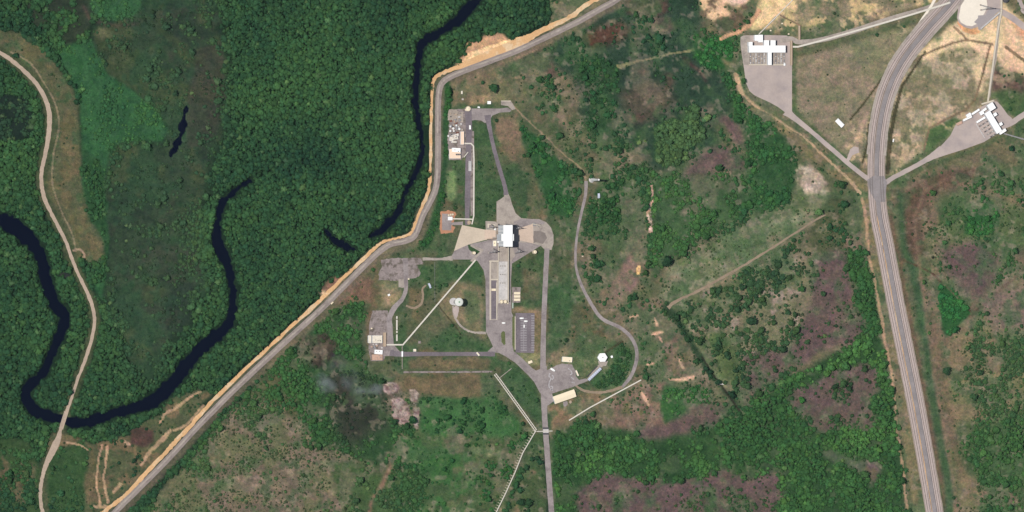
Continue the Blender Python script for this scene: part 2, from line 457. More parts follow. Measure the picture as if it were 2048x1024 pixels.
zone([(893, 343), (913, 343), (914, 395), (905, 405), (892, 400), (894, 370)], (108, 132, 80), 0, 0)
zone(pmask([(990, 232), (1035, 222), (1045, 260), (1048, 300), (1030, 330), (1010, 310), (995, 270)], 4, 2), (108, 92, 74), 0, .02, a=.9)
zone([(1000, 330), (1040, 330), (1060, 370), (1050, 420), (1020, 400)], (54, 80, 50), .03, .1, a=.8)
zone(pmask([(905, 168), (1024, 120), (1060, 178), (1062, 208), (1020, 200), (930, 206), (900, 215)], 4, 2), (112, 100, 78), .01, .06)
zone([(935, 192), (1000, 190), (1020, 198), (1000, 206), (940, 208)], (148, 124, 96), a=.8)
zone([(1045, 540), (1075, 545), (1080, 600), (1040, 600)], (100, 84, 66), 0, .05, a=.7)
zone([(1028, 614), (1084, 616), (1082, 628), (1028, 626)], (150, 122, 98), 0, 0, a=.8)
zone([(1064, 626), (1084, 626), (1083, 712), (1064, 712)], (116, 100, 76), 0, 0, a=.8)
zone([(1032, 706), (1084, 706), (1080, 732), (1060, 736), (1040, 718)], (118, 120, 82), 0, 0)
zone([(1092, 728), (1134, 692), (1160, 712), (1195, 710), (1230, 700), (1228, 742), (1190, 745), (1160, 760), (1150, 735)], (112, 108, 76), .0, .02, a=.9)
zone(pmask([(1180, 765), (1200, 745), (1225, 740), (1228, 700), (1245, 685), (1262, 700), (1262, 740), (1245, 768), (1200, 782)], 4, 1), (54, 86, 50), .45, .4, 3)
zone([(1094, 812), (1160, 790), (1230, 775), (1270, 764), (1140, 842), (1100, 862)], (122, 102, 80), .0, .03)
zone([(1130, 820), (1160, 800), (1180, 805), (1140, 838)], (140, 108, 88), 0, 0, a=.6)
zone([(1100, 430), (1150, 470), (1150, 560), (1108, 560)], (78, 84, 56), .02, .1, a=.6)
zone(lmask(smooth([(1120, 680), (1145, 655), (1190, 645), (1215, 650)], 3), 4, 2, 0), (112, 98, 74), a=.5)
zone([(1130, 590), (1160, 600), (1185, 640), (1150, 655)], (94, 84, 62), a=.5)
zone(lmask([(735, 560, 16), (745, 620, 12), (738, 680, 8)], warp=6, soft=2), (104, 84, 68), .0, .1)
zone(pmask([(700, 555), (740, 555), (738, 600), (700, 600), (670, 620), (672, 590)], 6, 2), (110, 88, 72), .03, .1)
zone(pmask([(760, 562), (800, 562), (806, 590), (785, 615), (762, 612)], 3, 2), (128, 118, 90), .0, .02)
zone([(768, 592), (785, 588), (795, 598), (788, 612), (770, 610)], (150, 130, 100), 0, 0, a=.7)
zone([(796, 545), (870, 528), (868, 590), (812, 612)], (64, 84, 52), .04, .1, a=.7)
zone([(820, 575), (846, 578), (842, 612), (815, 612)], (110, 92, 70), a=.7)
# south centre meadow
SCM = [(800, 870), (870, 850), (900, 800), (985, 800), (1060, 866), (1030, 930), (985, 1130), (800, 1130), (860, 960), (790, 920)]
zone(pmask(SCM, 8, 2), (66, 88, 52), .08, .16, 3, (50, 94, 50))
blot(SCM, (48, 96, 46), 27, 60, .0, .7)
blot(SCM, (100, 98, 68), 28, 34, .35, .6)
zone(pmask([(985, 880), (1060, 868), (1040, 930), (1000, 1000), (960, 1130), (920, 1130), (960, 950)], 6, 2), (72, 84, 52), .22, .3, a=.8)
zone(pmask([(835, 800), (900, 790), (990, 790), (1050, 850), (1045, 870), (960, 868), (860, 870), (830, 850)], 8, 2), (56, 98, 52), .2, .3, 3.6, (44, 84, 48))
for cx, cy, r in ((952, 900, 9), (978, 902, 9), (1000, 904, 6)):
    zone(blur((np.hypot(PX - cx + 5 * WX, PY - cy + 5 * WY) < r).astype(np.float32), 1), (122, 122, 88), 0, .05)
zone(lmask([(782, 925, 7), (765, 970, 9), (740, 1015, 8), (715, 1130, 8)], warp=4, soft=1), (122, 96, 80), .0, .03)
zone([(1062, 868), (1088, 866), (1096, 1130), (1030, 1130), (1010, 1040)], (66, 84, 50), .06, .15)
blot([(1062, 868), (1088, 866), (1096, 1130), (1000, 1130)], (118, 96, 78), 29, 26, .3, .7)
# centre east: savanna, marsh, palms
CE = [(1024, 118), (1110, 78), (1200, 10), (1250, -160), (1420, -160), (1480, 60), (1480, 160), (1560, 250), (1640, 330), (1735, 380), (1770, 560), (1840, 1130), (1110, 1130), (1104, 860),
      (1280, 760), (1280, 690), (1150, 560), (1152, 440), (1110, 420), (1060, 300), (1040, 240), (1064, 200)]
zone(pmask(CE, 4, 2), (96, 92, 70), .24, .42, 3.4, (54, 90, 54))
blot(CE, (74, 88, 56), 30, 60, .0, .7)
blot(CE, (122, 104, 88), 31, 46, .25, .6)
zone(pmask([(1000, 125), (1080, 90), (1105, 110), (1115, 150), (1060, 165), (1000, 160)], 4, 1), (96, 78, 68), .01, .05)
zone(lmask([(1030, 118, 5), (1075, 100, 5)], warp=3), (176, 138, 112), a=.8)
zone(lmask([(1024, 156, 3), (1045, 152, 6)], warp=2), (176, 138, 112), a=.7)
zone(pmask([(1040, 248), (1062, 262), (1110, 310), (1140, 350), (1152, 395), (1140, 440), (1105, 425), (1080, 380), (1065, 330), (1045, 290)], 6, 1), (42, 82, 44), .62, .5, 3.4, (52, 100, 54))
MD = [(1090, 105), (1150, 55), (1200, 18), (1252, -60), (1400, -60), (1395, 40), (1385, 60), (1445, 130), (1462, 190), (1478, 235), (1440, 240), (1430, 290), (1370, 325), (1310, 330), (1250, 290), (1200, 260),
      (1160, 230), (1140, 160)]
zone(pmask(MD, 14, 4), (42, 66, 48), .10, .18, 3, (48, 84, 54))
blot(MD, (36, 56, 42), 32, 50, .1, .7)
zone(pmask([(1120, 110), (1170, 90), (1230, 140), (1240, 200), (1225, 260), (1180, 270), (1170, 180)], 10, 2), (40, 70, 42), .5, .4, 3.4, (46, 84, 50))
zone(pmask([(1160, 75), (1180, 55), (1240, 40), (1255, 60), (1240, 85), (1190, 98), (1170, 95)], 8, 3), (76, 56, 46), .03, .15)
zone(pmask([(1160, 72), (1182, 62), (1190, 98), (1184, 102), (1176, 82)], 4, 1), (96, 58, 46), 0, 0, a=.7)
zone(pmask([(1255, -60), (1330, -60), (1336, 20), (1300, 45), (1280, 30), (1250, 25)], 6, 2), (74, 58, 52), .02, .08)
zone(pmask([(1285, 40), (1340, 30), (1355, 60), (1320, 70), (1295, 60)], 8, 1), (84, 76, 66), .15, .1)
zone(pmask([(1240, 180), (1290, 160), (1345, 170), (1350, 210), (1310, 245), (1255, 250)], 8, 4), (74, 70, 58), .01, .1)
for p in ([(1275, 140), (1292, 138), (1296, 150), (1280, 152)], [(1328, 146), (1350, 150), (1352, 170), (1332, 188), (1336, 165)], [(1315, 206), (1330, 210), (1326, 220)], [(1262, 228), (1290, 232), (1285, 246)]):
    zone(pmask(p, 4, 2), (84, 60, 54), 0, .05, a=.7)
zone(lmask(smooth([(1235, 134, 8), (1270, 124, 5), (1310, 116, 4), (1355, 106, 3), (1395, 98, 6)], 3), warp=3, soft=0), (118, 116, 84), 0, .1)
zone(lmask([(1372, 118, 10), (1400, 145, 6), (1415, 165, 5)], warp=4, soft=1), (64, 50, 48), 0, 0)
zone(pmask([(1385, 60), (1400, 75), (1430, 70), (1465, 72), (1468, 110), (1450, 140), (1410, 135), (1385, 110)], 6, 1), (38, 86, 42), .55, .5, 3.4, (50, 104, 54))
zone(pmask([(1440, 140), (1470, 160), (1500, 205), (1560, 260), (1600, 330), (1580, 400), (1520, 430), (1480, 420), (1490, 370), (1500, 300), (1475, 240)], 8, 2), (44, 80, 44), .6, .5, 3.6, (54, 98, 54))
zone(pmask([(1440, 20), (1480, 20), (1500, 40), (1480, 66), (1450, 66), (1430, 50)], 6, 2), (96, 84, 66), .1, .3)
PALM = [(1308, 290), (1310, 262), (1345, 235), (1368, 245), (1378, 208), (1392, 208), (1400, 240), (1412, 262), (1408, 280), (1380, 290), (1372, 318), (1330, 330), (1312, 318)]
zone(pmask(PALM, 6, 1), (44, 78, 44), .95, .4, 4.6, (74, 104, 64))
zone([(1260, 265), (1285, 262), (1295, 290), (1275, 295)], (44, 78, 44), .6, .1, 4.2, (96, 124, 76))
zone(pmask([(1360, 352), (1390, 328), (1405, 306), (1430, 292), (1455, 297), (1475, 312), (1498, 326), (1490, 336), (1455, 340), (1425, 345), (1390, 353)], 4, 1), (94, 78, 78), .0, .01)
zone(pmask([(1440, 240), (1460, 234), (1478, 250), (1488, 285), (1478, 292), (1462, 265)], 4, 1), (94, 78, 76), .0, .03)
zone(pmask([(1300, 330), (1360, 355), (1500, 345), (1500, 400), (1440, 460), (1350, 520), (1300, 560), (1300, 450)], 10, 2), (56, 82, 50), .34, .5, 3.4, (62, 102, 56))
SAGE = [(1660, 395), (1655, 430), (1560, 490), (1450, 560), (1345, 612), (1318, 590), (1345, 535), (1410, 490), (1500, 440), (1580, 405), (1600, 340), (1640, 350)]
zone(pmask(SAGE, 8, 2), (108, 112, 82), .03, .28, 2.6, (74, 104, 62))
blot(SAGE, (124, 124, 98), 33, 24, .1, .7)
blot(SAGE, (80, 98, 60), 34, 30, .2, .7)
zone(pmask([(1595, 340), (1620, 325), (1645, 345), (1658, 370), (1635, 388), (1600, 370)], 5, 1), (132, 118, 104), .0, .02)
zone([(1605, 352), (1625, 375), (1640, 385), (1618, 388), (1600, 366)], (190, 166, 142), a=.6)
zone(pmask([(1660, 395), (1720, 380), (1735, 400), (1745, 510), (1690, 520), (1600, 510), (1560, 500), (1620, 450)], 8, 2), (74, 82, 54), .34, .4, 3.6)
zone(pmask([(1690, 390), (1722, 400), (1735, 510), (1690, 500)], 6, 1), (104, 88, 74), .08, .1)
zone(pmask([(1245, 380), (1275, 375), (1292, 420), (1292, 500), (1275, 570), (1235, 620), (1215, 600), (1240, 540), (1255, 470)], 5, 2), (120, 98, 88), .01, .08)
zone(pmask([(1170, 400), (1230, 400), (1250, 440), (1240, 540), (1180, 540), (1160, 460)], 8, 2), (82, 86, 60), .22, .3, 3.2)
zone(pmask([(1200, 370), (1250, 360), (1240, 440), (1200, 460), (1175, 430)], 8, 1), (44, 76, 42), .55, .3, 3.6, (48, 86, 48))
zone(lmask([(1302, 368, 6), (1305, 395, 5), (1299, 415, 8), (1300, 440, 10), (1300, 462, 9)], warp=3, soft=0), (170, 136, 118), 0, 0)
zone(lmask([(1301, 425, 5), (1302, 452, 5)], warp=2, soft=1), (96, 50, 46), 0, 0, a=.8)
zone(lmask([(1318, 370, 5), (1316, 420, 5), (1320, 470, 6)], warp=4, soft=1), (34, 58, 38), 0, .1)
zone(lmask([(1278, 535, 8), (1276, 545, 8)], warp=0), (214, 178, 122), 0, 0)
DIRT = [(1300, 600), (1330, 600), (1340, 640), (1370, 680), (1420, 760), (1420, 800), (1340, 870), (1290, 850), (1230, 870), (1220, 800), (1290, 770), (1290, 690), (1250, 655), (1230, 640), (1250, 610)]
zone(pmask(DIRT, 8, 3), (106, 94, 78), .04, .22, 2.8)
blot(DIRT, (118, 94, 82), 35, 40, .1, .6)
blot(DIRT, (84, 88, 58), 36, 26, .25, .7)
for p in ([(1284, 786, 4), (1292, 800, 6), (1298, 812, 4)], [(1312, 636, 3), (1314, 650, 5)], [(1308, 668, 6), (1324, 664, 4)], [(1358, 718, 4), (1364, 735, 5)], [(1340, 758, 5), (1385, 755, 7)],
          [(1292, 730, 5), (1304, 726, 4)], [(1260, 635, 4), (1275, 630, 4)], [(1325, 685, 3), (1320, 676, 5)]):
    zone(lmask(p, warp=3, soft=0), (188, 150, 124), 0, 0, a=.85)
zone(pmask([(1330, 770), (1360, 775), (1420, 775), (1430, 800), (1370, 835), (1330, 850), (1320, 800)], 6, 1), (50, 90, 46), .45, .5, 3, (58, 104, 54))
# right savanna
RS = [(1345, 612), (1460, 560), (1560, 500), (1640, 500), (1650, 600), (1600, 690), (1490, 720), (1500, 790), (1480, 800), (1440, 760), (1400, 690)]
zone(pmask(RS, 6, 2), (106, 104, 80), .42, .6, 3.7, (56, 86, 54))
blot(RS, (148, 130, 120), 37, 18, .25, .75)
blot(RS, (74, 92, 56), 38, 40, .05, .7)
zone(pmask([(1400, 670), (1450, 660), (1490, 740), (1480, 790), (1440, 750)], 6, 2), (76, 96, 54), .2, .5, a=.8)
PUR = [(1640, 512), (1700, 505), (1700, 580), (1732, 640), (1716, 680), (1640, 700), (1590, 738), (1540, 770), (1500, 800), (1478, 780), (1505, 742), (1480, 722), (1530, 705), (1580, 690), (1610, 640), (1625, 590)]
zone(pmask(PUR, 8, 2), (92, 77, 77), .05, .16, 3.4, (56, 84, 52))
zone([(1640, 580), (1720, 600), (1730, 640), (1650, 660), (1625, 620)], (104, 88, 72), .05, .12, a=.7)
GRE = [(1480, 830), (1500, 800), (1560, 770), (1640, 725), (1700, 690), (1735, 650), (1700, 560), (1690, 500), (1742, 500), (1765, 600), (1775, 700), (1800, 860), (1815, 1130), (1100, 1130), (1106, 870),
       (1150, 846), (1230, 860), (1330, 870), (1400, 860)]
zone(pmask(GRE, 6, 2), (42, 74, 40), .72, .5, 3.9, (56, 96, 52))
blot(GRE, (52, 84, 44), 39, 40, .1, .6)
zone(np.clip(pmask(GRE, 6, 2) * np.clip(noise(70, 40, 3) * 1.5, 0, 1), 0, 1), tint=(74, 118, 60))
for p in ([(1575, 795), (1600, 775), (1650, 755), (1720, 728), (1752, 735), (1755, 770), (1740, 800), (1752, 848), (1720, 862), (1680, 845), (1650, 864), (1600, 835)],
          [(1370, 832), (1410, 806), (1455, 812), (1470, 822), (1432, 850), (1360, 868), (1280, 878), (1282, 845), (1340, 856)],
          [(1160, 985), (1180, 965), (1215, 950), (1250, 962), (1340, 968), (1400, 958), (1440, 945), (1500, 958), (1555, 950), (1560, 1130), (1160, 1130)],
          [(1640, 885), (1680, 905), (1740, 915), (1765, 940), (1750, 965), (1700, 935), (1650, 910)]):
    zone(pmask(p, 7, 2), (94, 79, 79), .03, .10, 3.2, (58, 88, 52))
    blot(p, (88, 86, 60), 41, 30, .25, .6)
zone(pmask([(1230, 985), (1245, 985), (1250, 1130), (1230, 1130)], 4, 1), (52, 78, 46), .4, .4, 3)
zone(pmask([(1370, 1000), (1440, 980), (1540, 990), (1560, 1130), (1360, 1130)], 8, 2), (60, 82, 48), .3, .4, 3)
for p in ([(1590, 830), (1640, 815), (1700, 800), (1740, 840), (1700, 855), (1640, 850)], [(1640, 780), (1700, 760), (1700, 790), (1640, 800)]):
    zone(pmask(p, 6, 2), (92, 96, 68), .25, .4, 3.2)
zone(lmask([(1335, 612, 12), (1360, 650, 12), (1400, 710, 8), (1435, 760, 5), (1478, 820, 4)], warp=4, soft=1), (44, 66, 42), .4, .3, 3.4, (42, 74, 46))
zone(lmask([(1345, 612, 4), (1380, 665, 5), (1425, 735, 8), (1450, 770, 6)], warp=2, soft=1), (104, 116, 72), a=.6)
zone(lmask([(1405, 715, 4), (1480, 824, 5)], warp=1, soft=0), (46, 46, 36), 0, 0)
# around the railway
R3 = [(1960, -160), (1930, -60), (1918, -20), (1893, 14), (1855, 56), (1815, 105), (1788, 150), (1769, 200), (1758, 255), (1753, 310), (1753, 370), (1758, 430), (1768, 480), (1779, 540), (1794, 620), (1812, 710), (1830, 800), (1850, 910), (1869, 1024), (1888, 1140)]
R3s = smooth(R3, 5)
zone(pmask([(1742, 400), (1700, 400), (1775, 1130), (1860, 1130), (1800, 760)], 0, 1) * 0 + lmask([(x - 28, y) for x, y in R3s if y > 370], 26, 2, 1), (112, 104, 76), .0, .04)
zone(lmask([(1722, 395, 6), (1732, 440, 7), (1738, 500, 5), (1750, 560, 5), (1766, 640, 6), (1775, 700, 5), (1785, 760, 5), (1800, 900, 5), (1815, 1024, 5), (1830, 1130, 5)], warp=3, soft=0), (172, 138, 112), 0, 0, a=.8)
RF = [(1795, 380), (1850, 345), (1950, 318), (2060, 330), (2220, 340), (2220, 1130), (1890, 1130), (1868, 900), (1820, 640), (1795, 480)]
zone(pmask(RF, 3, 2), (100, 92, 74), .10, .35, 3.0, (62, 98, 56))
blot(RF, (88, 96, 62), 42, 60, .05, .7)
blot(RF, (118, 98, 82), 43, 40, .2, .6)
zone(pmask([(1800, 390), (1850, 362), (1930, 335), (1990, 338), (1930, 362), (1860, 400), (1840, 450), (1850, 520), (1815, 520), (1800, 450)], 4, 3), (86, 70, 58), .0, .02, a=.85)
zone(lmask([(1900, 350, 5), (1850, 385, 5), (1828, 430, 6), (1832, 480, 5), (1838, 540, 4), (1850, 640, 4), (1868, 760, 5), (1890, 880, 5), (1908, 1000, 5), (1915, 1130, 5)], warp=2, soft=1), (116, 94, 78), 0, .0, a=.6)
zone(lmask([(1800, 385, 5), (1806, 440, 10), (1808, 500, 12), (1825, 540, 14), (1840, 620, 14), (1856, 720, 14), (1872, 830, 14), (1895, 960, 16), (1905, 1130, 16)], warp=3, soft=1), (54, 82, 50), .03, .12, a=.85)
zone(pmask([(1880, 400), (1930, 380), (2000, 400), (2060, 430), (2050, 500), (1960, 500), (1900, 480), (1870, 440)], 8, 3), (78, 94, 58), .12, .35)
zone(pmask([(1925, 410), (1965, 395), (2000, 415), (2000, 450), (1965, 475), (1930, 470)], 6, 1), (44, 90, 46), .5, .4, 3.2, (58, 112, 56))
zone(pmask([(1880, 500), (1960, 490), (2000, 510), (1990, 560), (1950, 600), (1900, 550)], 8, 3), (94, 78, 78), .02, .12)
zone(pmask([(1872, 572), (1892, 568), (1920, 595), (1944, 628), (1930, 650), (1890, 672), (1878, 640)], 4, 1), (40, 84, 42), .8, .4, 3.6, (54, 112, 58))
zone(lmask([(1802, 518, 5), (1830, 530, 4), (1862, 545, 4), (1900, 580, 4), (1945, 628, 4)], warp=1, soft=0), (84, 60, 50), 0, 0)
zone(lmask([(1940, 634, 6), (1990, 590, 6), (2060, 528, 6), (2220, 400, 6)], warp=1, soft=0), (84, 72, 58), 0, 0)
zone(lmask([(1940, 636, 5), (1910, 662, 5), (1885, 695, 4)], warp=2, soft=1), (124, 100, 82), 0, 0)
TAN = [(1885, 700), (1940, 645), (2060, 560), (2220, 500), (2220, 1130), (1930, 1130), (1915, 900), (1890, 800)]
zone(pmask(TAN, 5, 2), (116, 104, 80), .2, .55, 3.1, (66, 98, 58))
blot(TAN, (100, 102, 70), 44, 50, .1, .7)
zone(pmask([(1960, 600), (2060, 560), (2060, 650), (1990, 670)], 8, 3), (108, 92, 86), .03, .12, a=.8)
zone(pmask([(1908, 850), (1960, 835), (2060, 840), (2220, 840), (2220, 1130), (1985, 1130), (1960, 960), (1920, 940)], 8, 3), (66, 86, 52), .5, .4, 3.5, (60, 98, 54))
zone(pmask([(1960, 970), (2020, 960), (2040, 1000), (1990, 1020), (1950, 1010)], 8, 2), (110, 94, 80), .05, .2)
# north-east fields
GEN = 0
F1 = [(1590, 118), (1700, 88), (1835, 48), (1842, 60), (1800, 110), (1765, 180), (1745, 250), (1735, 330), (1700, 320), (1640, 265), (1592, 225)]
zone(pmask(F1, 2, 1), (130, 116, 97), 0, .01, 2.2)
blot(F1, (110, 108, 84), 45, 70, .2, .5)
blot(F1, (132, 116, 98), 46, 26, .25, .4)
zone([(1700, 85), (1830, 50), (1800, 110), (1770, 170), (1730, 150)], (120, 120, 88), a=.5)
zone(lmask([(1762, 165), (1745, 215), (1722, 250), (1716, 290), (1730, 335)], 8, 3, 1), (160, 138, 116), a=.7)
F2 = [(1800, 120), (1850, 100), (1900, 85), (1985, 90), (2060, 180), (2060, 210), (1975, 215), (1890, 280), (1800, 345), (1776, 345), (1782, 250), (1790, 180)]
zone(pmask(F2, 2, 1), (120, 113, 88), 0, .02, 2.2)
blot(F2, (166, 150, 128), 47, 30, .1, .7)
zone(pmask([(1825, 108), (1880, 70), (1920, 80), (2005, 0), (2060, 60), (2220, 60), (2220, 200), (2048, 160), (2010, 130), (1990, 105), (1960, 190), (1940, 140), (1960, 98), (1900, 90), (1845, 120)], 5, 2), (204, 176, 140), 0, .0)
zone(pmask([(2010, 60), (2050, 60), (2050, 190), (2020, 160), (2005, 120)], 4, 2), (212, 176, 142), 0, 0)
zone(lmask([(2015, 30, 8), (2035, 50, 8), (2060, 90, 14)], warp=3, soft=2), (200, 132, 98), 0, 0, a=.8)
zone(lmask([(1925, 52, 8), (1940, 62, 10), (1955, 60, 6)], warp=2, soft=1), (212, 150, 108), 0, 0, a=.9)
zone(pmask([(1990, 135), (2060, 150), (2060, 200), (2010, 190), (1985, 180)], 5, 2), (88, 70, 62), .05, .1)
zone(pmask([(1975, 190), (2010, 175), (2060, 195), (2220, 200), (2220, 260), (2035, 235), (2010, 228), (1995, 200)], 4, 2), (70, 92, 54), .05, .15)
zone(lmask([(1790, 330, 10), (1840, 300, 12), (1900, 262, 10), (1930, 240, 8)], warp=5, soft=2), (176, 150, 122), a=.6)
zone(pmask([(1855, 260), (1910, 235), (1930, 245), (1890, 280), (1862, 305), (1845, 305)], 3, 1), (72, 98, 56), 0, .05)
F3 = [(1480, 66), (1530, 0), (1560, -160), (2000, -160), (1930, -40), (1880, 0), (1800, 22), (1680, 58), (1600, 76), (1575, 62), (1490, 62)]
zone(pmask(F3, 3, 1), (136, 124, 98), 0, .03, 2.2)
blot(F3, (196, 168, 124), 48, 26, .0, .8)
blot(F3, (92, 100, 66), 49, 30, .15, .7)
zone(pmask([(1600, 52), (1700, 40), (1690, 62), (1600, 80), (1580, 66)], 3, 2), (92, 96, 66), 0, .05, a=.7)
zone(pmask([(1488, 62), (1505, 40), (1528, -20), (1560, -160), (1660, -160), (1590, 10), (1545, 44), (1522, 58)], 4, 2), (206, 180, 134), 0, 0)
zone(lmask([(1440, 78, 7), (1470, 66, 8), (1495, 50, 10), (1520, 20, 8)], warp=3, soft=0), (178, 140, 108), 0, 0)
zone(pmask([(1395, -160), (1500, -160), (1500, 0), (1475, 14), (1450, 10), (1462, 30), (1440, 38), (1425, 45), (1408, 30), (1398, 10)], 6, 1), (204, 170, 134), 0, .01)
blot([(1395, -100), (1510, -100), (1510, 40), (1395, 45)], (96, 82, 66), 50, 22, .1, .8)
zone(pmask([(1450, -60), (1505, -60), (1495, 4), (1470, 12), (1448, 4)], 5, 1), (216, 180, 158), 0, 0)
zone(pmask([(1440, 110), (1466, 130), (1490, 180), (1560, 230), (1640, 300), (1730, 370), (1722, 395), (1640, 330), (1540, 250), (1480, 205), (1460, 150)], 3, 1), (110, 102, 74), .0, .05)
zone(lmask([(1470, 150, 8), (1480, 180, 12), (1510, 208, 10), (1530, 220, 5), (1600, 270, 4), (1670, 330, 5), (1720, 385, 6)], warp=3, soft=0), (168, 142, 114), 0, 0, a=.9)
for dd in (6, -6):
    zone(lmask([(1530, 220 + dd, 2.5), (1600, 270 + dd, 2.5), (1680, 330 + dd, 2.5)], warp=2), (164, 138, 108), a=.5)
GE = (74, 92, 56)
for p in ([(1586, 80, 8), (1587, 150, 9), (1588, 220, 10), (1640, 270, 9), (1690, 315, 7)], [(1475, 75, 8), (1482, 140, 8), (1494, 186, 8), (1540, 222, 7), (1600, 262, 6)],
          [(1738, 340, 8), (1740, 260, 10), (1750, 210, 10), (1772, 160, 8), (1800, 110, 8), (1835, 62, 8)], [(1776, 355, 8), (1830, 320, 8), (1870, 300, 6)], [(1782, 372, 7), (1850, 338, 6), (1900, 318, 6), (1970, 292, 6), (2060, 235, 8)],
          [(1590, 108, 6), (1690, 80, 5), (1830, 42, 5)]):
    zone(lmask(p, warp=2, soft=1), GE, 0, .06, a=.85)
DITCH = ([(1560, 30, 3), (1600, 50, 3)], [(1908, 54, 5), (1928, 72, 5), (1932, 80, 5)], [(1810, 130, 5), (1860, 104, 5), (1905, 86, 5), (1932, 80, 5), (1985, 88, 5)],
         [(1980, 92, 5), (1965, 150, 5), (1950, 200, 5), (1930, 220, 4), (1870, 250, 4), (1858, 258, 4), (1848, 300, 4)], [(2012, 94, 6), (2060, 130, 6)],
         [(1775, 345, 8), (1780, 280, 8), (1788, 230, 8), (1805, 170, 6), (1850, 104, 4)], [(1725, 325, 5), (1735, 290, 5), (1737, 250, 5)], [(1700, 240, 4), (1740, 190, 4), (1790, 120, 4), (1835, 60, 4)],
         [(872, 604, 2), (900, 640, 2), (925, 672, 2)], [(1210, 705, 4), (1246, 682, 4)])
for p in DITCH:
    zone(lmask(p, warp=1.5, soft=0), (92, 78, 60) if p[0][1] < 200 else (70, 66, 48), 0, 0, a=.85)
for x0, y0, x1, y1, sd in ((1775, 240, 1850, 350, 61), (1700, 240, 1745, 330, 62), (1640, 20, 1800, 60, 64), (1850, 200, 1940, 260, 65), (1790, 100, 1840, 200, 66)):
    blot([(x0, y0), (x1, y0), (x1, y1), (x0, y1)], (186, 160, 128), sd, 14, .2, .7, warp=14)
zone(pmask([(1612, 338), (1640, 342), (1655, 366), (1640, 380), (1622, 386), (1600, 362)], 6, 0), (158, 142, 126), a=.8)
blot([(1595, 330), (1650, 340), (1655, 385), (1600, 385)], (196, 176, 156), 67, 10, .1, .8)
# patchwork of greener and browner ground over everything that is open land
_open = np.clip((135 - cover.mean(-1)) / 20, 0, 1) * np.clip((.8 - T) / .2, 0, 1) * (PX > 560) * (1 - .75 * np.maximum(pmask([(1590, 100), (1840, 30), (2010, 60), (1980, 220), (1800, 350), (1730, 340), (1590, 230)], 2, 1), 0))
_open = np.maximum(_open * 1.0, pmask(SAV, 4, 2))
_keep = blur(pmask([(880, 176), (1062, 150), (1100, 400), (1090, 700), (1060, 860), (830, 800), (735, 742), (730, 520), (830, 487)], 3, 2), 2)
_n1, _n2, _n3, _n4 = noise(70, 71, 5, .62), noise(54, 72, 5, .62), noise(26, 73, 4, .6), noise(16, 74, 3, .6)
def _mix(col, w):
    cover[:] = cover + (np.array(col, np.float32) - cover) * np.clip(w, 0, 1)[..., None]
_mix((66, 96, 58), _open * np.clip(_n1 * 2 + .0, 0, .6) * (1 - .6 * _keep))
_mix((116, 104, 88), _open * np.clip(_n2 * 2 - .3, 0, .5) * (1 - .6 * _keep))
_mix((62, 88, 54), _open * np.clip(_n3 * 2.4 - .7, 0, .55) * (1 - .4 * _keep))
_mix((134, 120, 104), _open * np.clip(_n4 * 3 - 1.5, 0, .5) * (1 - .7 * _keep))
_w = (T > .09) & (T < .8)
T[:] = np.where(_w, np.clip(T + .5 * np.clip(_n1 + .3 * _n3, -.6, 1) * (1 - _keep), .01, .95), T)
# sandy shoulder of the main road
zone(pmask([(905, 135), (925, 110), (930, 88), (960, 75), (1000, 68), (1024, 82), (1060, 72), (1040, 95), (960, 128)], 5, 1), (180, 142, 110), 0, .01)
zone(pmask([(920, 128), (930, 108), (975, 92), (1024, 78), (1060, 68), (1050, 88), (1000, 108), (950, 126)], 3, 0), (232, 188, 140), 0, 0)
zone(pmask([(634, 585), (652, 560), (668, 550), (690, 560), (650, 595)], 5, 2), (128, 96, 80), .05, .1)
zone([(638, 582), (648, 580), (655, 592), (645, 596)], (226, 190, 150), 0, 0, a=.8)
# roads that lie on the land
R1 = [(1300, -60), (1240, -6), (1200, 18), (1150, 46), (1080, 80), (1030, 103), (980, 122), (920, 145), (893, 158), (881, 172), (877, 195), (876, 240), (876, 300), (875, 350), (871, 378), (860, 404), (845, 432), (834, 462), (824, 476), (806, 483),
      (782, 488), (764, 499), (740, 520), (690, 570), (640, 620), (560, 693), (480, 768), (400, 848), (330, 924), (270, 984), (225, 1030), (140, 1130)]
SANDS = [(1290, -80, 9), (1225, -22, 9), (1175, 8, 9), (1140, 34, 9), (1090, 58, 11), (1048, 80, 16), (1000, 102, 22), (950, 122, 16), (905, 138, 8), (878, 149, 7), (868, 160, 7), (864, 180, 6), (862, 240, 6), (861, 330, 6), (857, 380, 6), (843, 415, 6), (832, 445, 6), (822, 466, 6),
         (800, 475, 5), (772, 482, 5), (752, 494, 6), (720, 524, 7), (680, 562, 7), (632, 608, 8), (560, 674, 7), (480, 748, 7), (420, 808, 7), (375, 858, 8), (350, 884, 9), (330, 906, 8), (290, 948, 8), (255, 986, 7), (235, 1003, 7), (210, 1022, 8), (190, 1040, 7), (120, 1130, 7)]
zone(lmask([(x + 7, y + 7) for x, y in smooth(R1, 4)], 16, 3, 1), (112, 98, 82), .0, .05, a=.7)
zone(lmask([(x - 7, y - 5) for x, y in smooth(R1, 4)], 14, 3, 1), (104, 98, 78), .0, .05, a=.7)
R4 = [(1094, 497, 10), (1092, 540, 10), (1089, 600, 10), (1087, 660, 10), (1086, 720, 11), (1087, 760, 14), (1088, 790, 13), (1089, 830, 11), (1091, 862, 11), (1094, 900, 11), (1098, 960, 11), (1103, 1024, 11), (1110, 1130, 11)]
R5 = [(1172, 362, 7), (1171, 390, 6), (1163, 425, 5.5), (1155, 465, 5), (1151, 505, 5), (1153, 540, 5), (1165, 575, 6), (1185, 612, 7), (1205, 638, 7), (1240, 655, 7), (1262, 675, 7), (1273, 700, 7), (1272, 725, 7), (1262, 752, 7), (1245, 774, 6)]
R5b = [(1245, 774, 6), (1215, 783, 5), (1190, 785, 5), (1165, 780, 5), (1150, 770, 4)]
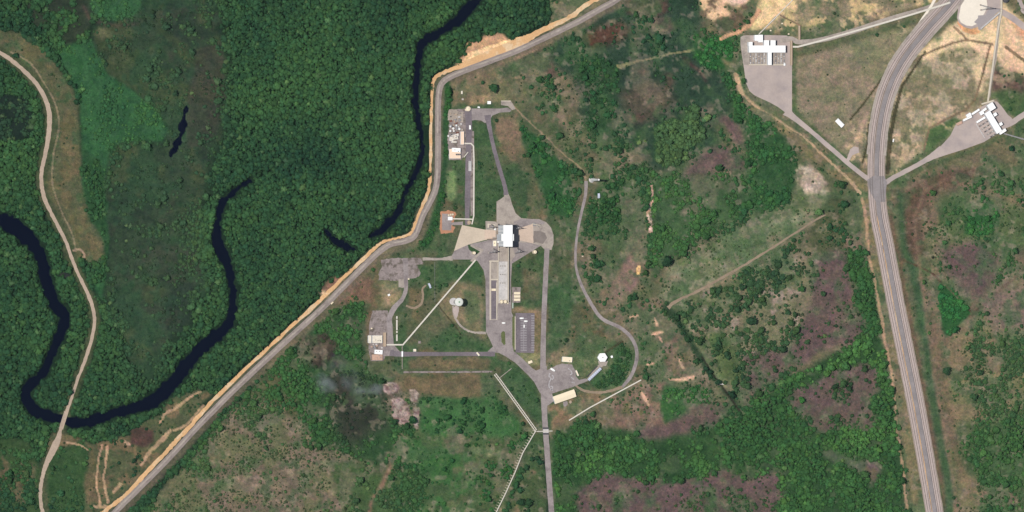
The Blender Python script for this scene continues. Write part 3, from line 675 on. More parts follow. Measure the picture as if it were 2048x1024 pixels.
R6 = [(1742, 362, 10), (1728, 352, 9), (1700, 330, 9), (1660, 295, 9), (1620, 261, 9), (1585, 233, 12), (1572, 222, 20)]
R7 = [(1768, 368, 10), (1785, 356, 9), (1810, 343, 9), (1840, 327, 9), (1862, 314, 12), (1885, 300, 20)]
R7b = [(2005, 248, 20), (2025, 244, 12), (2060, 222, 11), (2220, 130, 11)]
R8 = [(1336, 616, 8), (1350, 604, 6), (1400, 580, 5), (1450, 552, 5), (1480, 535, 4.5), (1540, 498, 4), (1600, 460, 4), (1650, 428, 4)]
R9 = [(1560, 82, 10), (1582, 78, 11), (1600, 84, 10), (1640, 80, 10), (1700, 64, 10), (1780, 38, 10), (1850, 18, 10), (1900, 0, 12)]
R10 = [(975, 230, 14), (978, 250, 9), (985, 285, 8), (994, 320, 8), (1003, 350, 8), (1010, 375, 8), (1012, 390, 10)]
R11 = [(780, 705, 14), (800, 708, 10), (860, 708, 8), (940, 708, 8), (990, 708, 10)]
R12 = [(782, 700, 12), (780, 660, 11), (779, 635, 11), (790, 614, 10), (803, 600, 8), (811, 582, 8), (812, 560, 8), (811, 530, 10), (811, 516, 10)]
R13 = [(812, 611, 4), (828, 616, 5), (842, 608, 5), (846, 592, 4), (845, 578, 4), (852, 570, 3)]
R14 = [(936, 215, 14), (938, 260, 12), (937, 300, 11), (936, 350, 11), (935, 400, 11), (934, 450, 8)]
R15 = [(845, 518, 6), (880, 518, 5), (905, 516, 10)]
R16 = [(906, 612, 4), (909, 632, 4), (920, 650, 4), (935, 661, 4), (950, 665, 4), (972, 666, 5)]
RT = [(1024, 206, 5), (1040, 222, 5), (1065, 246, 5), (1095, 276, 5), (1125, 306, 5), (1145, 322, 4), (1165, 340, 8), (1172, 360, 7)]
for pp in (PUR, [(1575, 795), (1600, 775), (1650, 755), (1720, 728), (1752, 735), (1755, 770), (1740, 800), (1752, 848), (1720, 862), (1680, 845), (1650, 864), (1600, 835)],
           [(1370, 832), (1410, 806), (1455, 812), (1470, 822), (1432, 850), (1360, 868), (1280, 878), (1282, 845), (1340, 856)],
           [(1160, 985), (1180, 965), (1215, 950), (1250, 962), (1340, 968), (1400, 958), (1440, 945), (1500, 958), (1555, 950), (1560, 1130), (1160, 1130)],
           [(1360, 352), (1390, 328), (1405, 306), (1430, 292), (1455, 297), (1475, 312), (1498, 326), (1490, 336), (1455, 340), (1425, 345), (1390, 353)],
           [(1440, 240), (1460, 234), (1478, 250), (1488, 285), (1478, 292), (1462, 265)], [(1880, 500), (1960, 490), (2000, 510), (1990, 560), (1950, 600), (1900, 550)]):
    zone((pmask(pp, 10, 4) * np.clip(.8 - .9 * _n3, 0, .9)).astype(np.float32), (90, 74, 71))
zone(lmask([(1335, 612, 18), (1360, 650, 15), (1400, 710, 9), (1435, 760, 4), (1478, 820, 4)], warp=8, soft=1), (44, 66, 42), .5, .4, 3.2, (46, 76, 48))
zone(lmask([(1345, 610, 3), (1380, 665, 5), (1425, 735, 8), (1450, 770, 6)], warp=2, soft=1), (108, 118, 78), .05, .1, a=.6)
zone(lmask([(1405, 715, 3), (1480, 824, 4)], warp=2, soft=0), (48, 50, 38), 0, .1)
zone(pmask([(888, 585), (900, 560), (935, 558), (962, 572), (966, 655), (985, 690), (965, 682), (925, 655), (885, 625)], 3, 2), (120, 108, 84), 0, .03, a=.75)
zone([(928, 580), (955, 582), (960, 640), (935, 652), (925, 610)], (78, 96, 62), a=.75)
zone([(862, 715), (980, 715), (975, 740), (815, 738), (812, 722)], (104, 92, 70), 0, .02, a=.7)
zone([(805, 752), (960, 748), (962, 795), (925, 798), (805, 780)], (102, 90, 68), 0, .02, a=.8)
zone([(990, 240), (1035, 228), (1044, 262), (1040, 300), (1012, 300), (996, 270)], (118, 100, 82), 0, .02, a=.7)
zone(pmask([(1838, 112), (1868, 78), (1896, 52), (1918, 40), (1925, 58), (1945, 66), (1962, 62), (2005, 30), (2000, 110), (1975, 108), (1935, 92), (1905, 96), (1860, 118), (1842, 124)], 3, 1), (212, 184, 146), 0, 0, a=.9)
blot([(1838, 112), (1900, 45), (2060, 40), (2060, 160), (1990, 170), (1850, 125)], (188, 164, 134), 91, 12, .1, .5)
zone(lmask([(1916, 46, 5), (1928, 60, 7), (1945, 66, 8), (1958, 64, 5)], warp=1, soft=0), (214, 152, 112), 0, 0, a=.9)
zone([(1868, 70), (1880, 68), (1884, 78), (1872, 84)], (96, 110, 76), a=.8)
for p in DITCH:
    zone(lmask(p, warp=.5, soft=0), (122, 104, 82) if p[0][1] < 200 else (70, 66, 48), 0, 0, a=.85)
for p in ([(1284, 786, 4), (1292, 800, 6), (1298, 812, 4)], [(1312, 636, 3), (1314, 650, 5)], [(1308, 668, 6), (1324, 664, 4)], [(1358, 718, 4), (1364, 735, 5)], [(1340, 758, 5), (1385, 755, 7)], [(1292, 730, 5), (1304, 726, 4)], [(1260, 635, 4), (1275, 630, 4)]):
    zone((lmask(p, warp=5, soft=1) * np.clip(.7 + FINE, .2, 1)).astype(np.float32), (196, 160, 132), 0, 0, a=.9)
for p, c_, w_, s_, a_ in (
        ([(x + 23, y) for x, y in R3 if y > 380], (96, 76, 62), 9, 1, .75), ([(x + 34, y) for x, y in R3 if y > 380], (72, 88, 56), 8, 2, .6),
        ([(1800, 385), (1806, 440), (1808, 500), (1825, 540), (1840, 620), (1856, 720), (1872, 830), (1895, 960), (1905, 1130)], (54, 84, 52), 13, 2, .6),
        ([(1900, 350), (1850, 385), (1830, 430), (1832, 480), (1840, 540), (1852, 640), (1870, 760), (1892, 880), (1910, 1000), (1918, 1130)], (126, 102, 86), 5, 1, .6),
        ([(1905, 345), (1845, 372), (1820, 420), (1822, 480)], (84, 66, 54), 14, 3, .6), ([(1862, 620), (1880, 740), (1905, 860), (1925, 960)], (108, 86, 70), 14, 3, .55)):
    zone(lmask(p, w_, 3, s_), c_, 0, .02, a=a_)
zone(lmask([(893, 168, 14), (894, 210, 12), (891, 300, 10), (888, 350, 12), (880, 400, 14), (868, 450, 16), (850, 490, 14)], warp=3, soft=1), (44, 78, 44), .6, .5, 3.2, (50, 94, 50))
for p in ([(896, 665), (925, 676), (965, 690), (985, 702), (880, 702), (850, 690)], [(872, 526), (955, 526), (964, 540), (966, 568), (905, 560), (880, 585), (868, 570)], [(1100, 565), (1140, 565), (1150, 600), (1130, 690), (1098, 700)],
          [(1008, 728), (1028, 728), (1068, 772), (1082, 810), (1080, 848), (1050, 820), (1008, 765)], [(815, 540), (868, 530), (862, 560), (815, 566)]):
    zone(pmask(p, 4, 2), (52, 86, 50), a=.6)
_rock = np.clip(noise(7, 81, 2) * 2 + .6, 0, 1)
for p in ([(768, 767), (778, 762), (792, 764), (798, 775), (792, 786), (778, 790), (766, 782)], [(781, 800), (797, 796), (812, 803), (823, 828), (821, 846), (802, 846), (788, 832)],
          [(817, 778), (828, 780), (838, 788), (834, 803), (823, 804)], [(828, 815), (838, 816), (841, 835), (837, 860), (831, 856), (829, 834)]):
    m_ = pmask(p, 3, 0); zone(np.clip(blur(m_, 2) * 1.6, 0, 1), (108, 90, 80), 0, 0, a=.7); zone((m_ * (.5 + .5 * _rock)).astype(np.float32), (160, 142, 134), 0, 0)
    zone((m_ * np.clip(noise(6, 82, 2) * 3 - .6, 0, 1)).astype(np.float32), (98, 78, 76), a=.8)
m_ = lmask([(1302, 368, 4), (1305, 395, 4), (1299, 415, 7), (1300, 440, 8), (1300, 462, 8)], warp=4, soft=0); zone((m_ * _rock).astype(np.float32), (200, 172, 154), 0, 0)
zone(lmask(smooth([(x, y, w * .62) for x, y, w in RT], 4), warp=3, soft=0), (142, 122, 100), 0, 0, a=.75)
# rivers
RIVERS = ([(-70, 436, 30), (0, 440, 30), (25, 450, 32), (45, 466, 32), (65, 488, 26), (82, 512, 20), (92, 560, 24), (105, 598, 24), (120, 622, 26), (130, 634, 24), (126, 655, 18), (112, 690, 17), (98, 718, 16), (86, 745, 16), (66, 766, 17),
           (52, 782, 18), (54, 800, 20), (70, 820, 22), (92, 831, 20), (130, 839, 18), (165, 845, 18), (200, 834, 20), (250, 822, 20), (296, 806, 26), (322, 790, 28), (350, 760, 26), (368, 735, 28), (388, 714, 22), (420, 682, 20), (450, 655, 22),
           (463, 632, 16), (467, 600, 12), (464, 565, 12), (455, 530, 16), (440, 498, 20), (434, 470, 17), (437, 440, 13), (445, 408, 11), (462, 388, 8), (480, 375, 5), (493, 367, 3.5), (500, 362, 2)],
          [(975, -80, 24), (952, -5, 24), (940, 14, 22), (918, 40, 18), (895, 55, 18), (868, 72, 17), (848, 84, 17), (840, 104, 13), (834, 140, 12), (832, 180, 12), (832, 215, 10), (838, 245, 12), (844, 280, 10), (844, 315, 10), (834, 342, 11), (824, 362, 11), (812, 382, 6), (804, 405, 5),
           (800, 418, 12), (790, 434, 14), (775, 448, 14), (762, 462, 12), (740, 474, 6)],
          [(650, 460, 5), (662, 473, 9), (678, 486, 14), (694, 494, 13), (711, 500, 8)],
          [(374, 212, 3), (369, 228, 7), (365, 255, 13), (360, 275, 12), (352, 292, 15), (342, 310, 6)])
river = np.zeros((ch, cw), np.float32)
for r in RIVERS:
    d, w = ldist(smooth(r, 4), 0)
    river = np.maximum(river, (d + 3.0 * FINE + 1.6 * MID < w * .46 + .4).astype(np.float32))
zone(river, (26, 32, 28), 0, 0)
NOVEG |= blur(river, 1) > .12
zone(blur(river, 3) * (1 - river), None, None, None, 3.6)
for p, w in ((R1, 17), (SANDS, None), (R2, None), (R4, None), (R5, None), (R5b, None), (R6, None), (R7, None), (R7b, None), (R8, None), (R9, 16), (R10, None), (R11, None), (R12, None), (R13, None), (R14, None), (R16, None), (RT, 1), ([(x, y) for x, y in R3], 44)):
    d, ww = ldist(smooth(p, 3), 0)
    NOVEG |= d < (ww if w is None else w) / 2 + 3
NOVEG |= pmask([(735, 505), (968, 515), (968, 740), (735, 735)], 0, 0) > 1  # buildings keep their own clearings
# ---------------------------------------------------------------- mesh helpers
def mesh_from(name, verts, faces_flat, sizes, material, cover_rgb=None, smooth_=False):
    me = bpy.data.meshes.new(name)
    nv, nf = len(verts), len(sizes)
    me.vertices.add(nv); me.vertices.foreach_set('co', np.asarray(verts, np.float32).ravel())
    me.loops.add(len(faces_flat)); me.loops.foreach_set('vertex_index', np.asarray(faces_flat, np.int32))
    me.polygons.add(nf)
    st = np.concatenate([[0], np.cumsum(sizes)[:-1]]).astype(np.int32)
    me.polygons.foreach_set('loop_start', st); me.polygons.foreach_set('loop_total', np.asarray(sizes, np.int32))
    if smooth_: me.polygons.foreach_set('use_smooth', np.ones(nf, bool))
    me.update(calc_edges=True)
    if cover_rgb is not None:
        a = me.attributes.new('cover', 'FLOAT_COLOR', 'POINT')
        c = np.ones((nv, 4), np.float32); c[:, :3] = cover_rgb
        a.data.foreach_set('color', c.ravel())
    me.materials.append(material)
    return me


def link(name, me, parent=None, loc=(0, 0, 0)):
    o = bpy.data.objects.new(name, me)
    COL.objects.link(o)
    o.location = loc
    if parent is not None: o.parent = parent
    return o


# ---------------------------------------------------------------- ground sheet
def build_ground():
    h = np.zeros((ch, cw), np.float32)
    h -= 2.2 * blur(river, 0)
    cv = cover * (1 + .035 * FINE + .03 * MID)[..., None]
    lum = cv.mean(-1, keepdims=True); sat = np.where(cv[..., :1] < cv[..., 1:2], .84, .96)
    cv = lum + (cv - lum) * sat
    cv = cv * 1.12
    rgb = lin(np.clip(cv, 0, 255)) / E
    rgb = np.clip(rgb, .004, .8).astype(np.float32)
    xs, ys = gx(PX[0]), gy(PY[:, 0])
    far = np.array([9000, 3000, 1500, 1200.])
    XS = np.concatenate([xs[0] - far, xs, xs[-1] + far[::-1]]); YS = np.concatenate([ys[0] + far, ys, ys[-1] - far[::-1]])
    n = 4
    H = np.pad(h, n, mode='constant'); R = np.pad(rgb, ((n, n), (n, n), (0, 0)), mode='edge')
    base = np.array([.018, .038, .02], np.float32)
    R[:2] = base; R[-2:] = base; R[:, :2] = base; R[:, -2:] = base
    gxx, gyy = np.meshgrid(XS, YS)
    V = np.stack([gxx, gyy, H], -1).reshape(-1, 3)
    hh, ww = H.shape
    idx = np.arange(hh * ww).reshape(hh, ww)
    F = np.stack([idx[:-1, :-1], idx[1:, :-1], idx[1:, 1:], idx[:-1, 1:]], -1).reshape(-1)
    me = mesh_from('ground', V, F, np.full((hh - 1) * (ww - 1), 4), M['ground'], R.reshape(-1, 3))
    tag(link('ground', me), kind='structure')
    w = mesh_from('river_water', [(gx(-200), gy(-140), -.9), (gx(1100), gy(-140), -.9), (gx(1100), gy(1160), -.9), (gx(-200), gy(1160), -.9)], [3, 2, 1, 0], [4], M['water'])
    tag(link('river_water', w), kind='structure')


def sheet(name, polys, m, z, jitter=0.0):
    """flat pieces of paving, one mesh; every piece is a polygon in photo pixels"""
    if not isinstance(polys[0][0], (list, tuple)): polys = [polys]
    bm = bmesh.new()
    for p in polys:
        if jitter:
            q = []
            for k in range(len(p)):
                a, b = np.array(p[k], float), np.array(p[(k + 1) % len(p)], float)
                n = max(1, int(np.hypot(*(b - a)) / 3))
                for i in range(n):
                    c = a + (b - a) * i / n + rng.normal(0, jitter, 2)
                    q.append(tuple(c))
            p = q
        vs = [bm.verts.new((gx(x), gy(y), z)) for x, y in p]
        try:
            f = bm.faces.new(vs)
        except ValueError:
            continue
        f.normal_update()
        if f.normal.z < 0: f.normal_flip()
    bmesh.ops.triangulate(bm, faces=bm.faces[:])
    me = bpy.data.meshes.new(name); bm.to_mesh(me); bm.free(); me.materials.append(m)
    for p in polys:
        if len(p) > 2: NOVEG[:] |= pmask(p, 0, 0) > 0
    return tag(link(name, me), kind='structure')


def ribbon_mesh(name, pts, m, z, width=None, jitter=0.0, n=6, sm=True, off=0.0):
    p = smooth(pts, n) if sm else pts
    q = np.array([(a[0], a[1]) for a in p], float)
    w = np.array([a[2] if width is None else width for a in p], float)
    d = np.gradient(q, axis=0); d /= np.maximum(np.hypot(d[:, 0], d[:, 1]), 1e-6)[:, None]
    nrm = np.stack([-d[:, 1], d[:, 0]], 1)
    q = q + nrm * off
    jl, jr = rng.normal(0, jitter, len(q)), rng.normal(0, jitter, len(q))
    L, R = q + nrm * (w / 2 + jl)[:, None], q - nrm * (w / 2 + jr)[:, None]
    V = [(gx(x), gy(y), z) for x, y in L] + [(gx(x), gy(y), z) for x, y in R]
    k = len(q); F = []
    for i in range(k - 1): F += [i, i + 1, k + i + 1, k + i]
    return mesh_from(name, V, F, [4] * (k - 1), m)


def ribbon(name, pts, m, z, width=None, jitter=0.0, n=6, sm=True, off=0.0):
    return tag(link(name, ribbon_mesh(name, pts, m, z, width, jitter, n, sm, off)), kind='structure')


# roads and paving ------------------------------------------------
ribbon('main_road', R1, M['roadtop'], .22, 12, .18)
ribbon('road_center_strip', R1, M['concrete'], .27, 3.4, .25, off=1)
ribbon('sandy_track', SANDS, M['sand'], .15, None, .7, 8)
ribbon('dirt_road', R2, M['dirt'], .15, None, .35, 7)
ribbon('service_road', R4, M['asphalt'], .21, None, .15)
ribbon('loop_road', R5, M['asphalt'], .21, None, .15)
ribbon('gravel_path', R5b, M['track'], .16, None, .3)
ribbon('west_access_road', R6, M['pad'], .16, None, .2)
ribbon('east_access_road', R7, M['pad'], .16, None, .2)
ribbon('eastern_road', R7b, M['pad'], .16, None, .2)
ribbon('earth_track', R8, M['track'], .14, None, .45, 8)
ribbon('pipeline_road', R9, M['concrete'], .15, None, .3)
ribbon('north_service_road', R10, M['asphalt_dark'], .18, None, .2)
ribbon('south_service_road', R11, M['asphalt_dark'], .18, None, .15)
ribbon('winding_service_road', R12, M['asphalt'], .19, None, .2)
ribbon('loop_drive', R13, M['track'], .15, None, .25)
ribbon('long_tarmac', R14, M['asphalt_dark'], .17, None, .15)
ribbon('pale_path', R15, M['concrete'], .20, None, .3)
ribbon('tower_path', R16, M['concrete'], .15, None, .3)
sheet('tarmac_verge', [(943, 262), (948, 262), (948, 430), (941, 432), (941, 330)], M['worn'], .12)
# railway and launch road
ribbon('railway_roadbed', R3, M['roadbed'], .12, 36, .3, 8)
ribbon('launch_road', R3, M['junction'], .3, 9, .1, 8, off=-1)
ribbon('west_ballast_bed', R3, M['ballast'], .32, 10.5, .12, 8, off=10.5)
ribbon('east_ballast_bed', R3, M['ballast'], .32, 9.5, .12, 8, off=-10.5)
JB = sheet('road_junction', [(1734, 360), (1746, 352), (1768, 352), (1774, 364), (1772, 380), (1770, 404), (1752, 404), (1740, 384)], M['junction'], .4)


def rails(name, off, gauge, label_side):
    p = smooth(R3, 8)
    parts = []
    bm = bmesh.new()
    for g in (-gauge / 2, gauge / 2):
        q = np.array([(a[0], a[1]) for a in p], float)
        d = np.gradient(q, axis=0); d /= np.hypot(d[:, 0], d[:, 1])[:, None]
        q = q + np.stack([-d[:, 1], d[:, 0]], 1) * (off + g)
        prev = None
        for (x, y), dd in zip(q, d):
            nn = np.array([-dd[1], dd[0]]) * .42
            ring = [bm.verts.new((gx(x + s * nn[0]), gy(y + s * nn[1]), zz)) for s, zz in ((1, .33), (1, .62), (-1, .62), (-1, .33))]
            if prev:
                for i in range(3):
                    bm.faces.new((prev[i], prev[i + 1], ring[i + 1], ring[i]))
            prev = ring
    me = bpy.data.meshes.new(name); bm.to_mesh(me); bm.free(); me.materials.append(M['rail'])
    return tag(link(name, me), kind='structure')


rails('west_railway_rails', 10.5, 4.6, 'west')
rails('east_railway_rails', -10.5, 4.6, 'east')
ribbon('cable_duct_cover', [(x, y) for x, y in R3 if y > 390], M['sand'], .36, 1.1, .25, 8, off=4.6)
ribbon('road_edge_kerb', R3, M['darkgrey'], .36, .7, .08, 8, off=-5.2)
ribbon('road_edge_stain', R3, M['bark'], .345, .8, .12, 8, off=5.4)
# launch pad paving
sheet('pad_apron', [(898, 519), (904, 511), (909, 501), (937, 489), (960, 484), (985, 478), (1060, 478), (1082, 491), (1050, 511), (1024, 527), (1022, 560), (1023, 625), (1027, 634), (1027, 702), (1044, 716), (1064, 736), (1083, 748), (1086, 790), (1080, 785),
                    (1072, 768), (1056, 750), (1030, 725), (1010, 712), (998, 706), (985, 704), (975, 703), (986, 693), (978, 676), (972, 664), (971, 560), (967, 540), (955, 522), (945, 519)], M['asphalt'], .10)
sheet('concrete_ramp', [(993, 403), (1000, 399), (1008, 393), (1009, 386), (1016, 386), (1020, 394), (1024, 408), (1031, 426), (1042, 436), (1060, 438), (1078, 438), (1092, 444), (1102, 455), (1107, 470), (1107, 487), (1103, 500), (1089, 499), (1081, 491), (1060, 486), (1030, 484),
                        (985, 482), (972, 470), (971, 442), (991, 443), (993, 446)], M['concrete'], .14)
sheet('south_pad_slab', [(997, 494), (1026, 494), (1030, 512), (1022, 523), (997, 522)], M['concrete'], .13)
sheet('painted_shadow_asphalt', [(1028, 443), (1042, 438), (1078, 439), (1090, 445), (1086, 449), (1066, 447), (1040, 456), (1028, 456)], M['asphalt'], .18)  # asphalt bend, its darker tone paints in the long shadow northeast of the tower
sheet('west_flame_apron', [(924, 450), (968, 459), (991, 461), (991, 478), (970, 480), (937, 489), (908, 502)], M['concrete_tan'], .17)
sheet('west_duct_slab', [(969, 459.5), (991, 461.5), (991, 477), (969, 479)], M['concrete_pink'], .21)
sheet('east_flame_apron', [(1028, 459), (1066, 448), (1067, 487), (1040, 481), (1028, 480)], M['concrete_pink'], .17)
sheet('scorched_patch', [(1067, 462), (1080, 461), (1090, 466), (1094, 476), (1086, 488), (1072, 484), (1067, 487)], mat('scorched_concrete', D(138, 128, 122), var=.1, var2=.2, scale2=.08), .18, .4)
sheet('square_paving', [(975, 447), (990, 449), (992, 458), (975, 458)], M['concrete_wall'], .19)
sheet('square_paving_inner', [(978, 449), (988, 451), (990, 457), (978, 456)], M['worn'], .22)
sheet('platform_paving', [(993, 452), (1006, 450), (1010, 496), (995, 492), (985, 485), (985, 474), (992, 474)], M['concrete'], .22)
sheet('triangle_lawn', [(935, 489), (946, 491), (966, 501), (958, 508), (949, 508), (938, 499)], M['greenlawn'], .16, .2)
sheet('duct_road', [(943, 489), (968, 500), (945, 524), (940, 522), (960, 503), (940, 492)], M['concrete'], .18)
sheet('bay_edge_band', [(979, 521), (997, 521), (997, 523.5), (982, 523.5), (982, 640), (979, 640)], mat('cream_band', D(206, 194, 178), var=.1), .16)
sheet('bay_floor', [(981, 524), (1018, 523), (1018, 604), (996, 604), (996, 640), (981, 640)], M['concrete'], .14)
sheet('bay_deck', [(997, 523), (1017, 523), (1017, 606), (997, 606)], M['concrete_pale'], .18)
sheet('bay_side_floor', [(982.5, 561), (993, 561), (993, 638), (982.5, 638)], M['asphalt_dark'], .18)
sheet('bay_kerbs', [[(981, 558), (996, 558), (996, 560), (981, 560)], [(992.5, 565), (994, 565), (994, 639), (992.5, 639)]], M['concrete_wall'], .23)
sheet('island_lawn', [(1002, 666), (1006, 662), (1010, 664), (1011, 688), (1008, 691), (1003, 684)], M['lawn'], .17, .15)
sheet('car_park', [(1031, 626), (1069, 626), (1069, 650), (1068, 706), (1031, 705)], M['asphalt_dark'], .16)
sheet('median_strip', [(1024.5, 634), (1031, 630), (1031, 700), (1028, 701), (1024.5, 690)], M['lawn'], .19)
lines = []
for i in range(22):
    y = 630.5 + 3.35 * i
    lines.append([(1062.5, y), (1069, y), (1069, y + .8), (1062.5, y + .8)])
    if i > 1:
        lines.append([(1041, y), (1046.5, y), (1046.5, y + .8), (1041, y + .8)])
        lines.append([(1048, y), (1053.5, y), (1053.5, y + .8), (1048, y + .8)])
lines.append([(1047, 640), (1047.6, 640), (1047.6, 702), (1047, 702)])
sheet('parking_bay_markings', lines, M['line'], .21)
sheet('three_shed_slab', [(1024, 574), (1041, 574), (1041, 605), (1024, 605)], M['worn'], .15, .3)
# fuel areas on the west side
sheet('tank_pad', [(884, 427), (903, 428), (903, 445), (926, 443), (926, 450), (903, 450), (902, 461), (884, 460)], M['asphalt'], .16)
sheet('orange_surround', [(880, 424), (898, 420), (910, 424), (912, 430), (905, 452), (911, 456), (906, 465), (882, 467), (878, 455), (881, 440)], M['orange'], .11, .7)
sheet('north_apron', [(943, 217), (1000, 217), (1015, 215), (1023, 220), (1020, 224), (1000, 225), (985, 231), (978, 242), (970, 246), (962, 241), (950, 240), (940, 242), (936, 232), (938, 217)], M['asphalt'], .14)
sheet('fuel_store_paving', [(898, 219), (938, 217), (940, 262), (936, 300), (922, 320), (898, 320), (895, 280), (899, 250)], M['worn'], .10, .3)
sheet('fuel_store_slab', [(898, 219), (912, 219), (918, 224), (926, 224), (926, 244), (912, 243), (896, 240), (895, 232)], mat('stained_concrete', D(176, 164, 152), var=.2, scale=.3, var2=.2), .13, .4)
sheet('north_yard', [(1002, 202), (1021, 201), (1026, 208), (1031, 218), (1024, 220), (1016, 212), (1002, 210)], M['concrete'], .15)
sheet('weedy_yard', [(761, 520), (790, 516), (842, 516), (846, 528), (834, 530), (842, 548), (832, 556), (815, 558), (800, 562), (757, 560), (758, 545), (764, 535)], M['worn'], .12, .5)
sheet('side_slab', [(797, 558), (811, 558), (811, 572), (806, 576), (797, 574)], M['concrete'], .15)
sheet('lower_yard', [(745, 621), (776, 621), (775, 690), (768, 722), (742, 722), (737, 700), (738, 650)], M['worn'], .11, .2)
sheet('yard_entry', [(766, 690), (786, 688), (800, 703), (800, 712), (766, 712)], M['asphalt'], .15)
sheet('tower_patch', [(906, 616), (912, 611), (918, 615), (917, 628), (913, 636), (907, 628)], M['pad'], .17, .4)
sheet('tower_base_slab', [(902 + 8 * math.cos(a) + 5, 603 + 7.5 * math.sin(a)) for a in [i * math.pi / 10 for i in range(20)]], M['concrete_pale'], .19)
# gate compound
sheet('compound_lot', [(1090, 742), (1097, 739), (1112, 731), (1124, 727), (1144, 729), (1150, 740), (1152, 752), (1158, 760), (1172, 757), (1176, 762), (1160, 768), (1148, 773), (1104, 787), (1108, 802), (1094, 812), (1089, 800)], M['asphalt'], .17, .2)
sheet('road_fork_surface', [(1080, 738), (1094, 732), (1096, 790), (1080, 786), (1062, 752), (1070, 742)], M['asphalt'], .135)
sheet('radome_path', [(1190, 737), (1199, 728), (1208, 731), (1200, 738), (1178, 762), (1172, 760)], M['concrete'], .18, .2)
sheet('radome_slab', [(1196, 722), (1216, 722), (1212, 732), (1198, 732)], M['concrete'], .15)
sheet('back_door_slab', [(1126, 804), (1134, 802), (1136, 808), (1130, 814), (1127, 811)], M['asphalt'], .18)
tm = []
for p in ([(1100, 746), (1098, 752), (1102, 757), (1099, 763), (1098, 772), (1101, 778), (1106, 781)], [(1101, 772), (1105, 774), (1103, 780)], [(1104, 760), (1107, 755), (1104, 750)], [(1136, 737), (1141, 741), (1144, 747), (1140, 750)], [(1142, 754), (1148, 759)], [(1143, 764), (1149, 766)]):
    tm.append(ribbon_mesh('m', [(x, y, 1.7) for x, y in p], M['line'], .22, None, .35, 5))
bm = bmesh.new()
for t_ in tm: bm.from_mesh(t_)
me = bpy.data.meshes.new('worn_yard_markings'); bm.to_mesh(me); bm.free(); me.materials.append(M['line']); tag(link('worn_yard_markings', me), kind='structure')
# preparation building pads
sheet('north_pad', [(1481, 74), (1487, 71), (1530, 70), (1574, 71), (1582, 77), (1584, 90), (1584, 233), (1572, 226), (1556, 214), (1540, 205), (1520, 196), (1508, 190), (1499, 182), (1492, 166), (1487, 130), (1481, 90)], M['pad'], .13)
sheet('pad_apron_strip', [(1481, 74), (1500, 72), (1500, 130), (1488, 130), (1482, 92)], M['concrete'], .16)
sheet('rack_bay_floor', [(1498, 105), (1571, 105), (1571, 131), (1498, 131)], M['concrete'], .17)
sheet('east_pad', [(1912, 248), (1930, 238), (1965, 212), (1985, 202), (1994, 203), (2003, 212), (2016, 230), (2024, 236), (2018, 252), (2004, 262), (1968, 284), (1930, 298), (1895, 309), (1868, 318), (1862, 312), (1880, 294), (1900, 272)], M['pad'], .14)
sheet('small_parking_patch', [(1689, 323), (1695, 314), (1700, 299), (1708, 293), (1717, 295), (1718, 305), (1705, 311), (1695, 326)], M['pad'], .17, .3)
# second launch zone in the corner
sheet('round_pad_rim', [(1914, 36), (1918, 46), (1928, 54), (1942, 58), (1955, 54), (1965, 44), (2003, 18), (2003, -40), (1930, -40), (1918, 0)], M['pad'], .17)
sheet('round_pad', [(1917, 36), (1922, 45), (1932, 51), (1944, 52.5), (1953, 48), (1968, 28), (1975, 14), (1972, -10), (1950, -30), (1925, -6)], M['pale_pad'], .21)
sheet('grey_platform', [(1948, 44), (1956, 36), (1956, 31), (1971, 30), (1974, 22), (1980, 18), (2002, 18), (1998, 22), (1990, 30), (1962, 60), (1957, 60), (1955, 49)], mat('grey_paving', D(168, 160, 160), var=.08), .25)
ribbon('corner_road', [(2003, 24, 12), (2025, 36, 12), (2060, 62, 12), (2200, 160, 12)], M['pad'], .2, None, .2)
ribbon('corner_side_road', [(2030, -20, 8), (2045, 14, 8), (2060, 32, 8), (2200, 120, 8)], M['pad'], .16, None, .2)
ribbon('duct_service_strip', [(2000, 20, 5), (1996, 60, 6), (1991, 110, 7), (1984, 150, 6), (1978, 195, 5)], M['concrete'], .15, None, .3)
ribbon('roadside_slab', [(1835, 52, 5), (1862, 12, 5), (1880, -20, 6)], M['pale_pad'], .27, None, .2)
ribbon('pale_shoulder', [(x, y, 5) for x, y in R3 if y < 330], M['concrete'], .34, None, .3, 8, off=-17)
ribbon('outer_shoulder', [(x, y, 5) for x, y in R3 if y < 330], M['concrete'], .34, None, .3, 8, off=17.5)
ribbon('duct_line', [(807, 744, 3.6), (870, 744, 3.4), (930, 744, 3.4), (985, 743, 3.6)], M['worn'], .13, None, .3)
ribbon('diagonal_ground_duct', [(1552, 34, 4), (1520, 66, 2.5)], M['concrete'], .13, None, .2)
